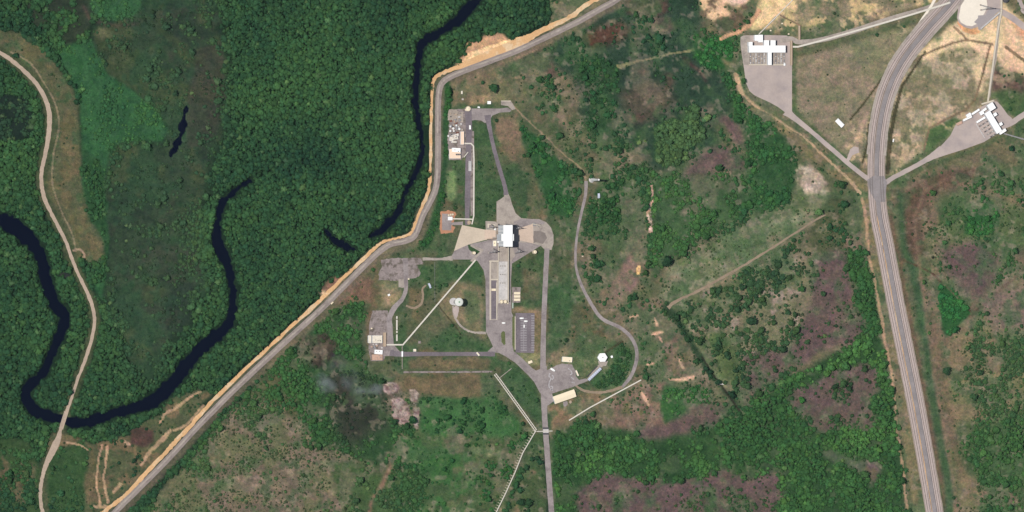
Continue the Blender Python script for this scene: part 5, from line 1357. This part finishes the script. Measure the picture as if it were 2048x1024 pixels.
for s in (-1, 1):
    o = Vector((-math.sin(an), math.cos(an), 0)) * 3 * s
    MB().box(o.x, o.y, L, .25, .7, 1.6, an).build('railing', M['concrete_wall'], e)
    o = Vector((math.cos(an), math.sin(an), 0)) * (L / 2 - .8) * s
    MB().box(o.x, o.y, 1.4, 7, -2.5, .1, an).build('abutment', M['concrete'], e)
e = empty('crossing_deck', G(1091.5, 862), 'pale culvert deck where the pipe passes under the service road', 'culvert')
MB().box(0, 0, 11 * K, 5.5, .1, .5).build('deck', M['concrete_pale'], e)
for s in (-1, 1): MB().box(0, s * 4.2, 12 * K, 2.6, .1, .32).build('grating', M['darkgrey'], e)
e = empty('ditch_footbridge', G(1441, 768), 'small pale footbridge over the long straight ditch', 'bridge')
MB().box(0, 0, 11, 1.4, .2, .5, math.radians(-5)).build('deck', M['concrete_pale'], e); MB().box(0, .65, 11, .1, .5, 1.4, math.radians(-5)).build('railing', M['white'], e)
for s in (-1, 1): MB().box(s * 5, 0, .8, 1.8, -.2, .2).build('abutment', M['concrete'], e)
# gate compound
building('yard_office', 'cream-roofed office on the north side of the marked yard', 'building', [(1134.3, 719, 20, 10, -4, 4.5)], M['cream'], vents=1)
building('long_hangar', 'long cream-roofed hangar along the south side of the marked yard', 'building', [(1129.3, 793.3, 45, 15.5, 19, 6.5)], M['cream'], gable=1.4)
building('guard_hut', 'narrow cream-roofed hut on the east edge of the marked yard', 'hut', [(1154.2, 746.2, 11.5, 3, -66, 3)], M['cream'])
building('oval_hut', 'small cream hut on the lawn below the car park', 'hut', [(1060.6, 724.2, 8.5, 5, 20, 3)], M['cream'], gable=.5)
tank('small_round_tank', 'little round cream tank behind the long hangar', 1141.5, 804, 1.8, 2, M['tanroof'])
e = empty('hexagonal_building', G(1205.3, 715, 9), 'white hexagonal roof on the lawn east of the yard office', 'building')
hx = [(10.0 * S * math.cos(a), 9.8 * S * math.sin(a)) for a in [math.radians(60 * i + 2) for i in range(6)]]
MB().prism([(x * .93, y * .93) for x, y in hx], 0, 8.6).build('wall', M['wallw'], e)
r = MB(); bmr = r.bm
ring = [bmr.verts.new((x, y, 8.6)) for x, y in hx]; ap = bmr.verts.new((0, 0, 9.6))
for i in range(6): bmr.faces.new((ring[i], ring[(i + 1) % 6], ap))
bmr.faces.new(ring[::-1]); ro = r.build('roof', M['white'], e)
MB().cyl(0, 0, .8, 9.4, 10.1, n=8).build('roof_vent', M['grey'], ro)
MB().box(7, 0, .2, 4, 0, 4).build('door', M['grey'], e)
clear(1203, 716, 16)
building('hex_annex', 'tiny white hut right of the hexagonal roof', 'hut', [(1223.6, 713.5, 4, 4.5, 20, 3)], M['white'])
e = empty('ribbed_hangar', G(1189.5, 748.5, 4), 'long narrow blue-white ribbed hangar on the path to the hexagonal roof', 'hangar', None, math.radians(43))
MB().box(0, 0, 34 * K, 4.2, 0, 3.2).build('wall', M['grey'], e)
r = MB()
for i in range(5):
    t0, t1 = math.pi * i / 5, math.pi * (i + 1) / 5
    q = [r.bm.verts.new((x, 2.3 * math.cos(t), 3.2 + 1.3 * math.sin(t))) for x, t in ((-17 * K, t0), (17 * K, t0), (17 * K, t1), (-17 * K, t1))]
    r.bm.faces.new(q)
ro = r.build('roof', M['bluewhite'], e)
for i in range(9): MB().box(-17 * K + 1.5 + i * 3.1, 0, .3, 4.4, 3.3, 4.62).build('rib', M['grey'], ro)
MB().box(-17 * K - .05, 0, .15, 3, 0, 3).build('door', M['darkgrey'], e)
clear(1188, 749, 14)
wall('gate_wall', 'thin dark wall on the west side of the ribbed hangar', 1184, 743, 30, 1.2, 2.2, M['darkgrey'], ang=45)
# tall white tower and cabins in the scrub
e = empty('weather_tower', G(1183, 359.5), 'tall tapering white tower leaning over the track head in the scrub', 'tower')
MB().cyl(0, 0, 2.6, 0, 56, 1.1, n=16).build('shaft', M['white'], e)
MB().cyl(0, 0, 4.2, 0, 1.2, n=16).build('base', M['concrete_pale'], e)
MB().cyl(0, 0, 1.9, 50, 51, n=16).build('platform', M['grey'], e)
MB().cyl(0, 0, .15, 56, 61, n=6).build('antenna', M['mast'], e)
building('field_store', 'tiny tan crate-like hut on the purple strip inside the loop road', 'hut', [(1278, 540, 6, 9, -10, 1.5)], M['sand'], M['sand'], windows=False)
# north preparation building
building('north_preparation_building', 'huge white T-shaped building on the grey pad with a row of racks', 'building',
         [(1534.5, 98, 73, 14, 0, 12), (1539.5, 117, 7.5, 26, 0, 10), (1501, 88, 8, 8, 0, 11), (1533, 86, 10, 11, 0, 11), (1546, 86, 10, 11, 0, 11)], M['white'])
building('twin_block', 'small white twin block just north of the huge white building', 'building', [(1521, 77, 9.5, 15, 0, 9), (1512.5, 75.8, 7, 11.5, 0, 8)], M['white'])
for i in range(13):
    x = 1501 + i * 5.6
    if 1533 < x < 1546: continue
    e = empty('tube_rack', G(x, 117, 1.5), f'narrow grey storage rack under the huge white building, {("first", "second", "third", "fourth", "fifth", "sixth", "seventh", "eighth", "ninth", "tenth", "eleventh", "twelfth", "last")[i]} from the west', 'rack', 'storage racks beside the huge white building')
    MB().box(0, 0, 2.4, 16, 0, 1.2).build('bed', (M['worn'], M['concrete'], M['concrete_pale'])[i % 3], e)
    for j in range(5): MB().box(0, -6.5 + 3.2 * j, 1.7, 2.3, 1.2, 1.7 + .4 * ((i * j) % 3)).build('canister', (M['concrete_pale'], M['grey'], M['concrete'])[(i + j) % 3], e)
wall('rack_wall', 'low cream wall closing the south end of the rack row', 1534.5, 129.5, 73, 1.6, 1.2, M['concrete_wall'])
building('rack_hut', 'tiny white hut at the southeast end of the rack row', 'hut', [(1569, 129, 3.6, 4.6, 0, 3)], M['white'])
wall('blast_wall', 'long tan blast wall along the east edge of the northern pad', 1583, 106, 3.4, 49, 4.5, M['tanroof'], group='tan blast walls')
wall('blast_wall', 'short tan blast wall standing in the grass above the pipeline road', 1598.8, 65.5, 3.4, 28, 4.5, M['tanroof'], group='tan blast walls')
building('field_shed', 'white shed standing alone in the big fenced field', 'shed', [(1679.8, 246, 18, 8.5, -45, 4.5)], M['white'], gable=.8)
# angled preparation building, rotated about -59 degrees
A = -58
building('east_preparation_building', 'large white angled building with side blocks on the eastern pad', 'building',
         [(1986.6, 244.3, 47, 12.5, A, 11), (2005.4, 263, 15, 6, 32, 9), (1990.3, 228.8, 7, 6.5, 32, 9), (2001.8, 248, 6.5, 6, 32, 9), (1982.8, 213.3, 13, 14, 32, 12)], M['white'])
building('arm_block', 'thin white wing pointing west from the angled building', 'building', [(1961.8, 239.6, 20, 4, 31, 5)], M['white'])
building('side_block', 'white block with a short arm northwest of the angled building', 'building', [(1963.5, 225.6, 8.5, 7.5, 32, 7), (1969, 219.3, 9, 4.5, 35, 6)], M['white'])
building('bar_block', 'narrow white bar building at the north edge of the eastern pad', 'building', [(1951.3, 223.6, 18, 4, 33, 5)], M['white'])
building('west_block', 'white block with a tail at the west corner of the eastern pad', 'building', [(1937.6, 230.3, 10, 6.5, 32, 7), (1935, 236.8, 19, 4, 25, 5)], M['white'])
building('pale_store', 'pale tan flat store at the western tip of the eastern pad', 'building', [(1918.8, 246.5, 12, 5.5, 25, 3)], M['pinkroof'], M['pinkroof'])
wall('duct_head_wall', 'cream cross wall where the corner duct meets the eastern pad', 1976, 204.5, 26, 3, 3, ang=16)
for i in range(5):
    e = empty('rack_row', G(1968 + i * 4.6, 247 + i * 6.0, 1.5), f'grey rack row between the thin wing and the end block, {("northernmost", "second from the north", "middle one", "second from the south", "southernmost")[i]}', 'rack', 'rack rows beside the angled building', math.radians(31))
    MB().box(0, 0, 17 - i, 2.0, 0, 1.1).build('bed', (M['worn'], M['concrete'])[i % 2], e)
    for j in range(6): MB().box(-6 + 2.3 * j, 0, 1.6, 1.3, 1.1, 1.6 + .4 * ((i + j) % 2)).build('canister', (M['grey'], M['concrete_pale'], M['darkgrey'])[(i + j) % 3], e)
wall('pad_divider', 'long thin pale wall crossing the eastern pad beside the rack rows', 1961, 262, 32, 1.4, 1, M['concrete_pale'], ang=-58)
# small scattered things
for i, (x, y, l) in enumerate(((1677.5, 0, 'x'),)): pass
for x, y, l in ((1564, 47, 'tiny white cabinet in the grass right of the thin duct'), (1541, 61, 'tiny cream cabinet north of the twin block'), (1577, 68, 'tiny cream cabinet at the northeast corner of the northern pad'),
                (1165, 512, 'tiny pink cabinet beside the loop road'), (743, 657, 'tiny white cabinet on the cracked lower yard'), (817, 558, 'tiny white cabinet beside the side slab'), (1990, 693, 'x')):
    if l == 'x': continue
    e = empty('cabinet', G(x, y), l, 'cabinet'); MB().box(0, 0, 2, 1.7, .1, 1.9).build('body', M['cream'], e); MB().box(.95, 0, .15, 1, .3, 1.7).build('door', M['grey'], e); MB().box(0, 0, 2.6, 2.2, 0, .2).build('base', M['concrete'], e)


# loose rubble along the burnt strip
def rubble(name, label, pts, n, sx, sy, smin, smax, m):
    r = random.Random(len(name) + n); bm = bmesh.new()
    for _ in range(n):
        k = r.randrange(len(pts) - 1); t = r.random(); x = pts[k][0] + (pts[k + 1][0] - pts[k][0]) * t + r.gauss(0, sx); y = pts[k][1] + (pts[k + 1][1] - pts[k][1]) * t + r.gauss(0, sy)
        s = r.uniform(smin, smax); mt = Matrix.Translation((gx(x), gy(y), s * .2)) @ Matrix.Rotation(r.random() * 6, 4, 'Z') @ Matrix.Diagonal((s, s * r.uniform(.5, 1), s * .6, 1))
        g = bmesh.ops.create_icosphere(bm, subdivisions=1, radius=.6, matrix=mt)
        for v in g['verts']: v.co += Vector((r.gauss(0, .08), r.gauss(0, .08), r.gauss(0, .05))) * s
    me = bpy.data.meshes.new(name); bm.to_mesh(me); bm.free(); me.materials.append(m)
    tag(link(name, me), label, 'rubble', kind='stuff')


rubble('white_rubble', 'white broken stones strewn along the narrow eroded strip', [(1303, 372), (1303, 395), (1298, 412), (1303, 440), (1299, 466)], 90, 1.8, 1.5, .5, 1.7, M['concrete'])
rubble('quarry_rubble', 'pale loose rock on the bare quarry patches', [(775, 770), (790, 780), (795, 815), (812, 840), (826, 792), (833, 830)], 160, 3.5, 5, .4, 1.5, M['worn'])
rubble('soil_clods', 'pale soil lumps on the stony savanna', [(1470, 600), (1560, 560), (1600, 620), (1540, 660), (1480, 640)], 160, 16, 16, .4, 1.3, M['worn'])


# drifting smoke over the burnt hollow
def smoke():
    m = bpy.data.materials.new('smoke'); m.use_nodes = True; nt = m.node_tree; nt.nodes.clear()
    out = nt.nodes.new('ShaderNodeOutputMaterial'); v = nt.nodes.new('ShaderNodeVolumePrincipled')
    v.inputs['Color'].default_value = (.86, .92, .95, 1)
    g = nt.nodes.new('ShaderNodeNewGeometry'); tot = None
    for x, y, z, rx, ry, dens in ((650, 772, 14, 18, 12, .9), (642, 758, 16, 14, 10, .6), (676, 738, 12, 16, 12, .35), (698, 758, 12, 14, 18, .5), (716, 780, 12, 12, 16, .5), (738, 782, 12, 22, 7, .55), (752, 774, 12, 14, 6, .6)):
        s_ = nt.nodes.new('ShaderNodeVectorMath'); s_.operation = 'MULTIPLY_ADD'
        s_.inputs[1].default_value = (1 / rx, 1 / ry, 1 / 8); s_.inputs[2].default_value = (-gx(x, z) / rx, -gy(y) / ry, -z / 8)
        l_ = nt.nodes.new('ShaderNodeVectorMath'); l_.operation = 'LENGTH'
        r_ = nt.nodes.new('ShaderNodeMapRange'); r_.interpolation_type = 'SMOOTHSTEP'
        r_.inputs[1].default_value = 1.35; r_.inputs[2].default_value = 0; r_.inputs[3].default_value = 0; r_.inputs[4].default_value = dens
        nt.links.new(g.outputs['Position'], s_.inputs[0]); nt.links.new(s_.outputs[0], l_.inputs[0]); nt.links.new(l_.outputs['Value'], r_.inputs[0])
        if tot is None: tot = r_.outputs[0]
        else:
            ad = nt.nodes.new('ShaderNodeMath'); nt.links.new(tot, ad.inputs[0]); nt.links.new(r_.outputs[0], ad.inputs[1]); tot = ad.outputs[0]
    n = nt.nodes.new('ShaderNodeTexNoise'); n.inputs['Scale'].default_value = .05; n.inputs['Detail'].default_value = 3
    nt.links.new(g.outputs['Position'], n.inputs['Vector'])
    r = nt.nodes.new('ShaderNodeMapRange'); r.inputs[1].default_value = .32; r.inputs[2].default_value = .7; r.inputs[3].default_value = 0; r.inputs[4].default_value = .085
    nt.links.new(n.outputs['Fac'], r.inputs[0])
    mu = nt.nodes.new('ShaderNodeMath'); mu.operation = 'MULTIPLY'; nt.links.new(r.outputs[0], mu.inputs[0]); nt.links.new(tot, mu.inputs[1])
    nt.links.new(mu.outputs[0], v.inputs['Density']); nt.links.new(v.outputs[0], out.inputs['Volume'])
    a, b = Vector((gx(610), gy(820), 3)), Vector((gx(790), gy(710), 30)); c_ = (a + b) / 2
    bm = bmesh.new(); bmesh.ops.create_icosphere(bm, subdivisions=3, radius=1, matrix=Matrix.Translation(c_) @ Matrix.Diagonal(((b.x - a.x) * .56, (a.y - b.y) * -.62, 15, 1)))
    me = bpy.data.meshes.new('smoke'); bm.to_mesh(me); bm.free()
    me.materials.append(m)
    tag(link('smoke', me), 'thin white smoke drifting over the burnt hollow', 'smoke', kind='stuff')


smoke()
# ---------------------------------------------------------------- vegetation
def ico_template(k):
    """one lumpy crown of unit radius made of a dome and many leaf clumps"""
    r = np.random.default_rng(100 + k)
    bm = bmesh.new(); bmesh.ops.create_icosphere(bm, subdivisions=2, radius=1)
    V = np.array([v.co[:] for v in bm.verts]); F = [[v.index for v in f.verts] for f in bm.faces]
    bm.free()
    lob = r.normal(0, 1, (7, 3)); lob[:, 2] = abs(lob[:, 2]); lob /= np.linalg.norm(lob, axis=1)[:, None]
    am = np.max(np.clip(V @ lob.T, 0, 1) ** 4, axis=1)
    rad = .62 + .42 * am + r.normal(0, .07, len(V))
    V = V * rad[:, None] * np.array([1, 1, .8])
    F = [f for f in F if V[f][:, 2].mean() > -.35]
    used = sorted({i for f in F for i in f}); mp = {u: i for i, u in enumerate(used)}
    V = V[used]; F = [[mp[i] for i in f] for f in F]
    verts = [tuple(v) for v in V]
    flat = [i for f in F for i in f]; sizes = [3] * len(F)
    tone = list(r.uniform(.85, 1.1, len(verts)))
    for q in range(26):
        d = r.normal(0, 1, 3); d[2] = abs(d[2]) * .9; d /= np.linalg.norm(d)
        c = d * r.uniform(.75, 1.12) * np.array([1, 1, .82])
        a = r.normal(0, 1, 3); a /= np.linalg.norm(a)
        n = d * .8 + r.normal(0, .6, 3); n /= np.linalg.norm(n)
        u = np.cross(n, a); u /= np.linalg.norm(u); w = np.cross(n, u)
        s = r.uniform(.16, .34)
        k0 = len(verts)
        for e, f in ((1, .3), (.2, 1), (-1, .2), (-.3, -1)):
            verts.append(tuple(c + u * s * e + w * s * f))
        flat += [k0, k0 + 1, k0 + 2, k0 + 3]; sizes.append(4)
        tone += [r.uniform(.8, 1.25)] * 4
    return np.array(verts, np.float32), np.array(flat, np.int32), np.array(sizes, np.int32), np.array(tone, np.float32)


TPL = [ico_template(k) for k in range(6)]


def mass(name, X, Y, R, Z, C, material, kind_label, cat, flat=1.0):
    """one object holding every crown of a closed canopy; X, Y px on the ground, R metres, Z metres to the crown's middle"""
    pick = rng.integers(0, 6, len(X)); rot = rng.uniform(0, 2 * math.pi, len(X))
    VS, FS, SS, CS = [], [], [], []; base = 0
    for k in range(6):
        s = pick == k; n = int(s.sum())
        if not n: continue
        v, f, z, t = TPL[k]
        c, q = np.cos(rot[s])[:, None], np.sin(rot[s])[:, None]
        r = R[s][:, None]
        vx = (v[None, :, 0] * c - v[None, :, 1] * q) * r + gx(X[s])[:, None]
        vy = (v[None, :, 0] * q + v[None, :, 1] * c) * r + gy(Y[s])[:, None]
        vz = v[None, :, 2] * r * flat + Z[s][:, None]
        VS.append(np.stack([vx, vy, vz], -1).reshape(-1, 3).astype(np.float32))
        FS.append((f[None, :] + (np.arange(n) * len(v))[:, None] + base).reshape(-1)); SS.append(np.tile(z, n))
        CS.append((C[s][:, None, :] * t[None, :, None]).reshape(-1, 3)); base += n * len(v)
    me = mesh_from(name, np.concatenate(VS), np.concatenate(FS), np.concatenate(SS), material, np.concatenate(CS))
    o = link(name, me)
    return tag(o, kind_label, cat, kind='stuff')


def sample(a, x, y):
    i = np.clip(((x - X0) / ST2 + .5).astype(int), 0, cw - 1); j = np.clip(((y - Y0) / ST2 + .5).astype(int), 0, ch - 1)
    return a[j, i]


def scatter(sp, prob, seed):
    nx, ny = int((X1 - X0) / sp), int((Y1 - Y0) / sp)
    x, y = np.meshgrid(np.arange(nx), np.arange(ny))
    r = np.random.default_rng(seed)
    x = X0 + (x + .5 * (y % 2) + r.uniform(-.55, .55, x.shape)) * sp; y = Y0 + (y + r.uniform(-.55, .55, y.shape)) * sp
    x, y = x.ravel(), y.ravel()
    keep = (r.uniform(0, 1, len(x)) < sample(prob, x, y)) & ~sample(NOVEG, x, y)
    if sp > 4.55 or sp == 4.3: keep &= sample(blur(NOVEG.astype(np.float32), 1), x, y) < .12
    keep &= (x > -60) & (x < 2108) & (y > -50) & (y < 1074)
    return x[keep], y[keep]


PLACES = (   # (x0, y0, x1, y1, words)
    (0, 0, 185, 110, 'in the thicket north of the dirt road'), (183, 0, 452, 300, 'in the olive marsh between the dirt road and the forest'), (100, 80, 340, 620, 'on the bright green marsh beside the dirt road'),
    (200, 290, 450, 770, 'in the dark marsh inside the river loop'), (80, 860, 340, 1024, 'in the rough grass between the dirt road and the main road'),
    (560, 600, 800, 930, 'in the scrub around the burnt hollow'), (200, 800, 800, 1024, 'on the brown savanna south of the main road'), (800, 780, 1090, 1024, 'in the green meadow west of the service road'),
    (735, 500, 1000, 780, 'on the lawns around the water tower'), (880, 150, 1040, 500, 'on the lawns north of the white tower'), (1290, 195, 1425, 335, 'in the pale-crowned grove west of the purple clearing'),
    (1030, 240, 1160, 440, 'in the green belt between launch pad and loop road'), (1085, 0, 1400, 330, 'in the dark marsh south of the main road bend'), (1380, 40, 1600, 430, 'in the dense green belt below the white preparation building'),
    (1150, 340, 1310, 660, 'in the scrub inside the loop road'), (1300, 330, 1660, 610, 'on the sage slope north of the straight earth track'), (1300, 600, 1500, 830, 'along the long straight ditch'),
    (1170, 660, 1300, 790, 'in the thicket beside the hexagonal roof'), (1460, 490, 1700, 780, 'on the stony savanna with purple soil'), (1690, 480, 1830, 1024, 'in the dark tree strip west of the railway'),
    (1370, 720, 1760, 880, 'in the purple clearing west of the railway'), (1090, 830, 1830, 1024, 'in the green woodland east of the service road'), (1790, 320, 2048, 640, 'on the brown field right of the railway junction'),
    (1870, 560, 1950, 680, 'in the triangular grove at the ditch corner'), (1800, 600, 2048, 1024, 'on the tan savanna right of the railway'), (1090, 100, 1300, 360, 'on the savanna beside the foot track'))


def place_of(x, y):
    for x0, y0, x1, y1, w in PLACES:
        if x0 <= x <= x1 and y0 <= y <= y1: return w
    return 'at the edge of the riverside forest'


def tree_things(X, Y, R, C):
    r = np.random.default_rng(55)
    for k in range(len(X)):
        R_ = float(R[k]); H = R_ * 1.35 + 1.5
        shade = C[k].sum()
        size = 'broad' if R_ > 4.2 else ('mid-sized' if R_ > 3.2 else 'small')
        tone = 'pale green' if C[k][1] > .13 else ('bright green' if C[k][1] > .085 else 'dark green')
        w = place_of(X[k], Y[k])
        e = empty('tree', (gx(X[k]), gy(Y[k]), 0), f'{size} {tone} tree {w}', 'tree', f'{size} {tone} trees {w}')
        # tapered trunk with three limbs
        bm = bmesh.new()
        def tube(a, b, ra, rb):
            a, b = Vector(a), Vector(b); z = (b - a).normalized(); u = z.orthogonal().normalized(); v = z.cross(u)
            A = [bm.verts.new(a + (u * math.cos(t) + v * math.sin(t)) * ra) for t in (0, 1.26, 2.51, 3.77, 5.03)]
            B = [bm.verts.new(b + (u * math.cos(t) + v * math.sin(t)) * rb) for t in (0, 1.26, 2.51, 3.77, 5.03)]
            for i in range(5): bm.faces.new((A[i], A[(i + 1) % 5], B[(i + 1) % 5], B[i]))
        hz = H - R_ * .55
        tube((0, 0, -.2), (.1, .05, hz), .09 * R_, .06 * R_)
        for q in range(3):
            t = q * 2.1 + r.uniform(0, 1); tube((.1, .05, hz * .75), (math.cos(t) * R_ * .5, math.sin(t) * R_ * .5, H - R_ * .1), .045 * R_, .02 * R_)
        me = bpy.data.meshes.new('trunk'); bm.to_mesh(me); bm.free(); me.materials.append(M['bark'])
        link('trunk', me, e)
        # crown: the lumpy dome plus extra leaf clumps
        V, F, SZ_, TN = [], [], [], []; base = 0
        for q in range(4 if R_ > 3 else 2):
            v, f, z, t = TPL[r.integers(0, 6)]
            rr = R_ * (1 if q == 0 else r.uniform(.42, .62)); a = r.uniform(0, 6.28); dd = 0 if q == 0 else R_ * r.uniform(.45, .75)
            if q == 0: rr *= .86
            c, s_ = math.cos(a), math.sin(a)
            P = np.stack([(v[:, 0] * c - v[:, 1] * s_) * rr + dd * s_, (v[:, 0] * s_ + v[:, 1] * c) * rr + dd * c, v[:, 2] * rr + H - (0 if q == 0 else R_ * r.uniform(-.1, .35))], -1)
            V.append(P); F.append(f + base); SZ_.append(z); TN.append(t * r.uniform(.9, 1.12)); base += len(v)
        t = np.concatenate(TN)
        me = mesh_from('crown', np.concatenate(V), np.concatenate(F), np.concatenate(SZ_), M['leaves'], C[k][None, :] * t[:, None])
        link('crown', me, e)


def build_vegetation():
    r = np.random.default_rng(9)
    clump = np.clip(.75 + 1.9 * (MID + .4 * noise(22, 96, 3)), .04, 2.2)
    pT = np.clip(T * np.where(T > .8, 1, clump), 0, 1)
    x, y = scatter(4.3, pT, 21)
    dens0 = sample(blur(T, 5), x, y)
    rad = sample(SZ, x, y) * np.exp(r.normal(0, 1, len(x)) * np.where(dens0 > .8, .3, .4) - .09) * S * np.where(dens0 > .8, .84, .93)
    rad = np.clip(rad, 1.2, 6.2)
    col = sample(TINT, x, y)
    big = sample(BIG, x, y)
    tone = r.normal(0, 1, len(x))
    col = col * (1 + .07 * tone[:, None]) + np.array([5, 4, 0]) * np.clip(r.normal(0, 1, len(x)), -1, 2)[:, None] + np.array([5, 6, 2]) * big[:, None]
    pale = r.uniform(0, 1, len(x)) < .03
    col[pale] += np.array([24, 20, 14])
    lm = col.mean(-1, keepdims=True); col = lm + (col - lm) * .96
    C = np.clip(lin(np.clip(col, 8, 200)) / E * VEG_GAIN, .006, .5).astype(np.float32)
    dens = sample(blur(T, 5), x, y)
    inside = (x > 4) & (x < 2044) & (y > 4) & (y < 1020)
    cand = np.where((dens < .45) & inside)[0]
    grove = (x > 1300) & (x < 1420) & (y > 200) & (y < 335)
    score = rad * (1.25 - dens); score[grove] *= 1.6
    cand = np.where(((dens < .45) | grove) & inside)[0]
    top = cand[np.argsort(-score[cand])[:292]]
    # photographed landmark trees
    L = [(985, 177, 10, (50, 84, 52)), (1330, 521, 12, (38, 66, 44)), (1601, 578, 7, (60, 98, 56)), (1602, 801, 7, (56, 108, 52)), (1889, 742, 8, (52, 82, 54)), (1413, 236, 7, (108, 136, 84)), (1500, 640, 10, (46, 74, 50)), (1062, 292, 7, (52, 92, 52))]
    lx, ly = np.array([a[0] for a in L], float), np.array([a[1] for a in L], float)
    lr = np.array([a[2] for a in L]) * S
    lc = np.clip(lin([a[3] for a in L]) / E * VEG_GAIN, .006, .5)
    tree_things(np.concatenate([x[top], lx]), np.concatenate([y[top], ly]), np.concatenate([rad[top], lr]), np.concatenate([C[top], lc]).astype(np.float32))
    rest = np.ones(len(x), bool); rest[top] = False
    d2 = np.min((x[:, None] - lx) ** 2 + (y[:, None] - ly) ** 2 - (1.1 * lr / S) ** 2, axis=1); rest &= d2 > 0
    hgt = rad * .5 + np.where(dens > .8, 5 + 1.0 * sample(MID, x, y) + r.uniform(-.35, .35, len(x)) + .3 * rad, .2)
    mass('forest_canopy', x[rest], y[rest], rad[rest], hgt[rest], C[rest], M['leaves'], 'unbroken green mangrove and scrub canopy', 'forest', .75)
    # low shrubs
    x, y = scatter(4.6, SH * np.clip(.45 + 1.6 * MID + .5 * FINE, 0, 1.8), 22)
    rad = np.clip(r.lognormal(.0, .35, len(x)) * 1.15, .6, 2.6)
    col = .62 * sample(TINT, x, y) + .38 * sample(cover, x, y); col = col * (.92 + .12 * r.normal(0, 1, len(x))[:, None])
    lm = col.mean(-1, keepdims=True); col = lm + (col - lm) * .96
    C = np.clip(lin(np.clip(col, 8, 200)) / E * VEG_GAIN, .006, .5).astype(np.float32)
    mass('shrubbery', x, y, rad, rad * .35, C, M['leaves'], 'low scattered scrub on open ground', 'shrubs')
    print('trees', len(rest), 'shrubs', len(x))


VEG_GAIN = 1.08
build_ground()
build_vegetation()


# ---------------------------------------------------------------- thin humid air under the satellite
def haze():
    bm = bmesh.new()
    bmesh.ops.create_cube(bm, size=1, matrix=Matrix.Translation((0, 0, 820)) @ Matrix.Diagonal((22000, 22000, 1650, 1)))
    me = bpy.data.meshes.new('haze'); bm.to_mesh(me); bm.free()
    m = bpy.data.materials.new('haze'); m.use_nodes = True; nt = m.node_tree; nt.nodes.clear()
    out = nt.nodes.new('ShaderNodeOutputMaterial'); v = nt.nodes.new('ShaderNodeVolumePrincipled')
    v.inputs['Color'].default_value = (.66, .84, 1, 1); v.inputs['Density'].default_value = 1.3e-5; v.inputs['Anisotropy'].default_value = 0
    nt.links.new(v.outputs[0], out.inputs['Volume']); me.materials.append(m)
    o = link('haze', me); o.display_type = 'WIRE'
    tag(o, 'thin humid air over the whole landscape', 'haze', kind='stuff')


haze()
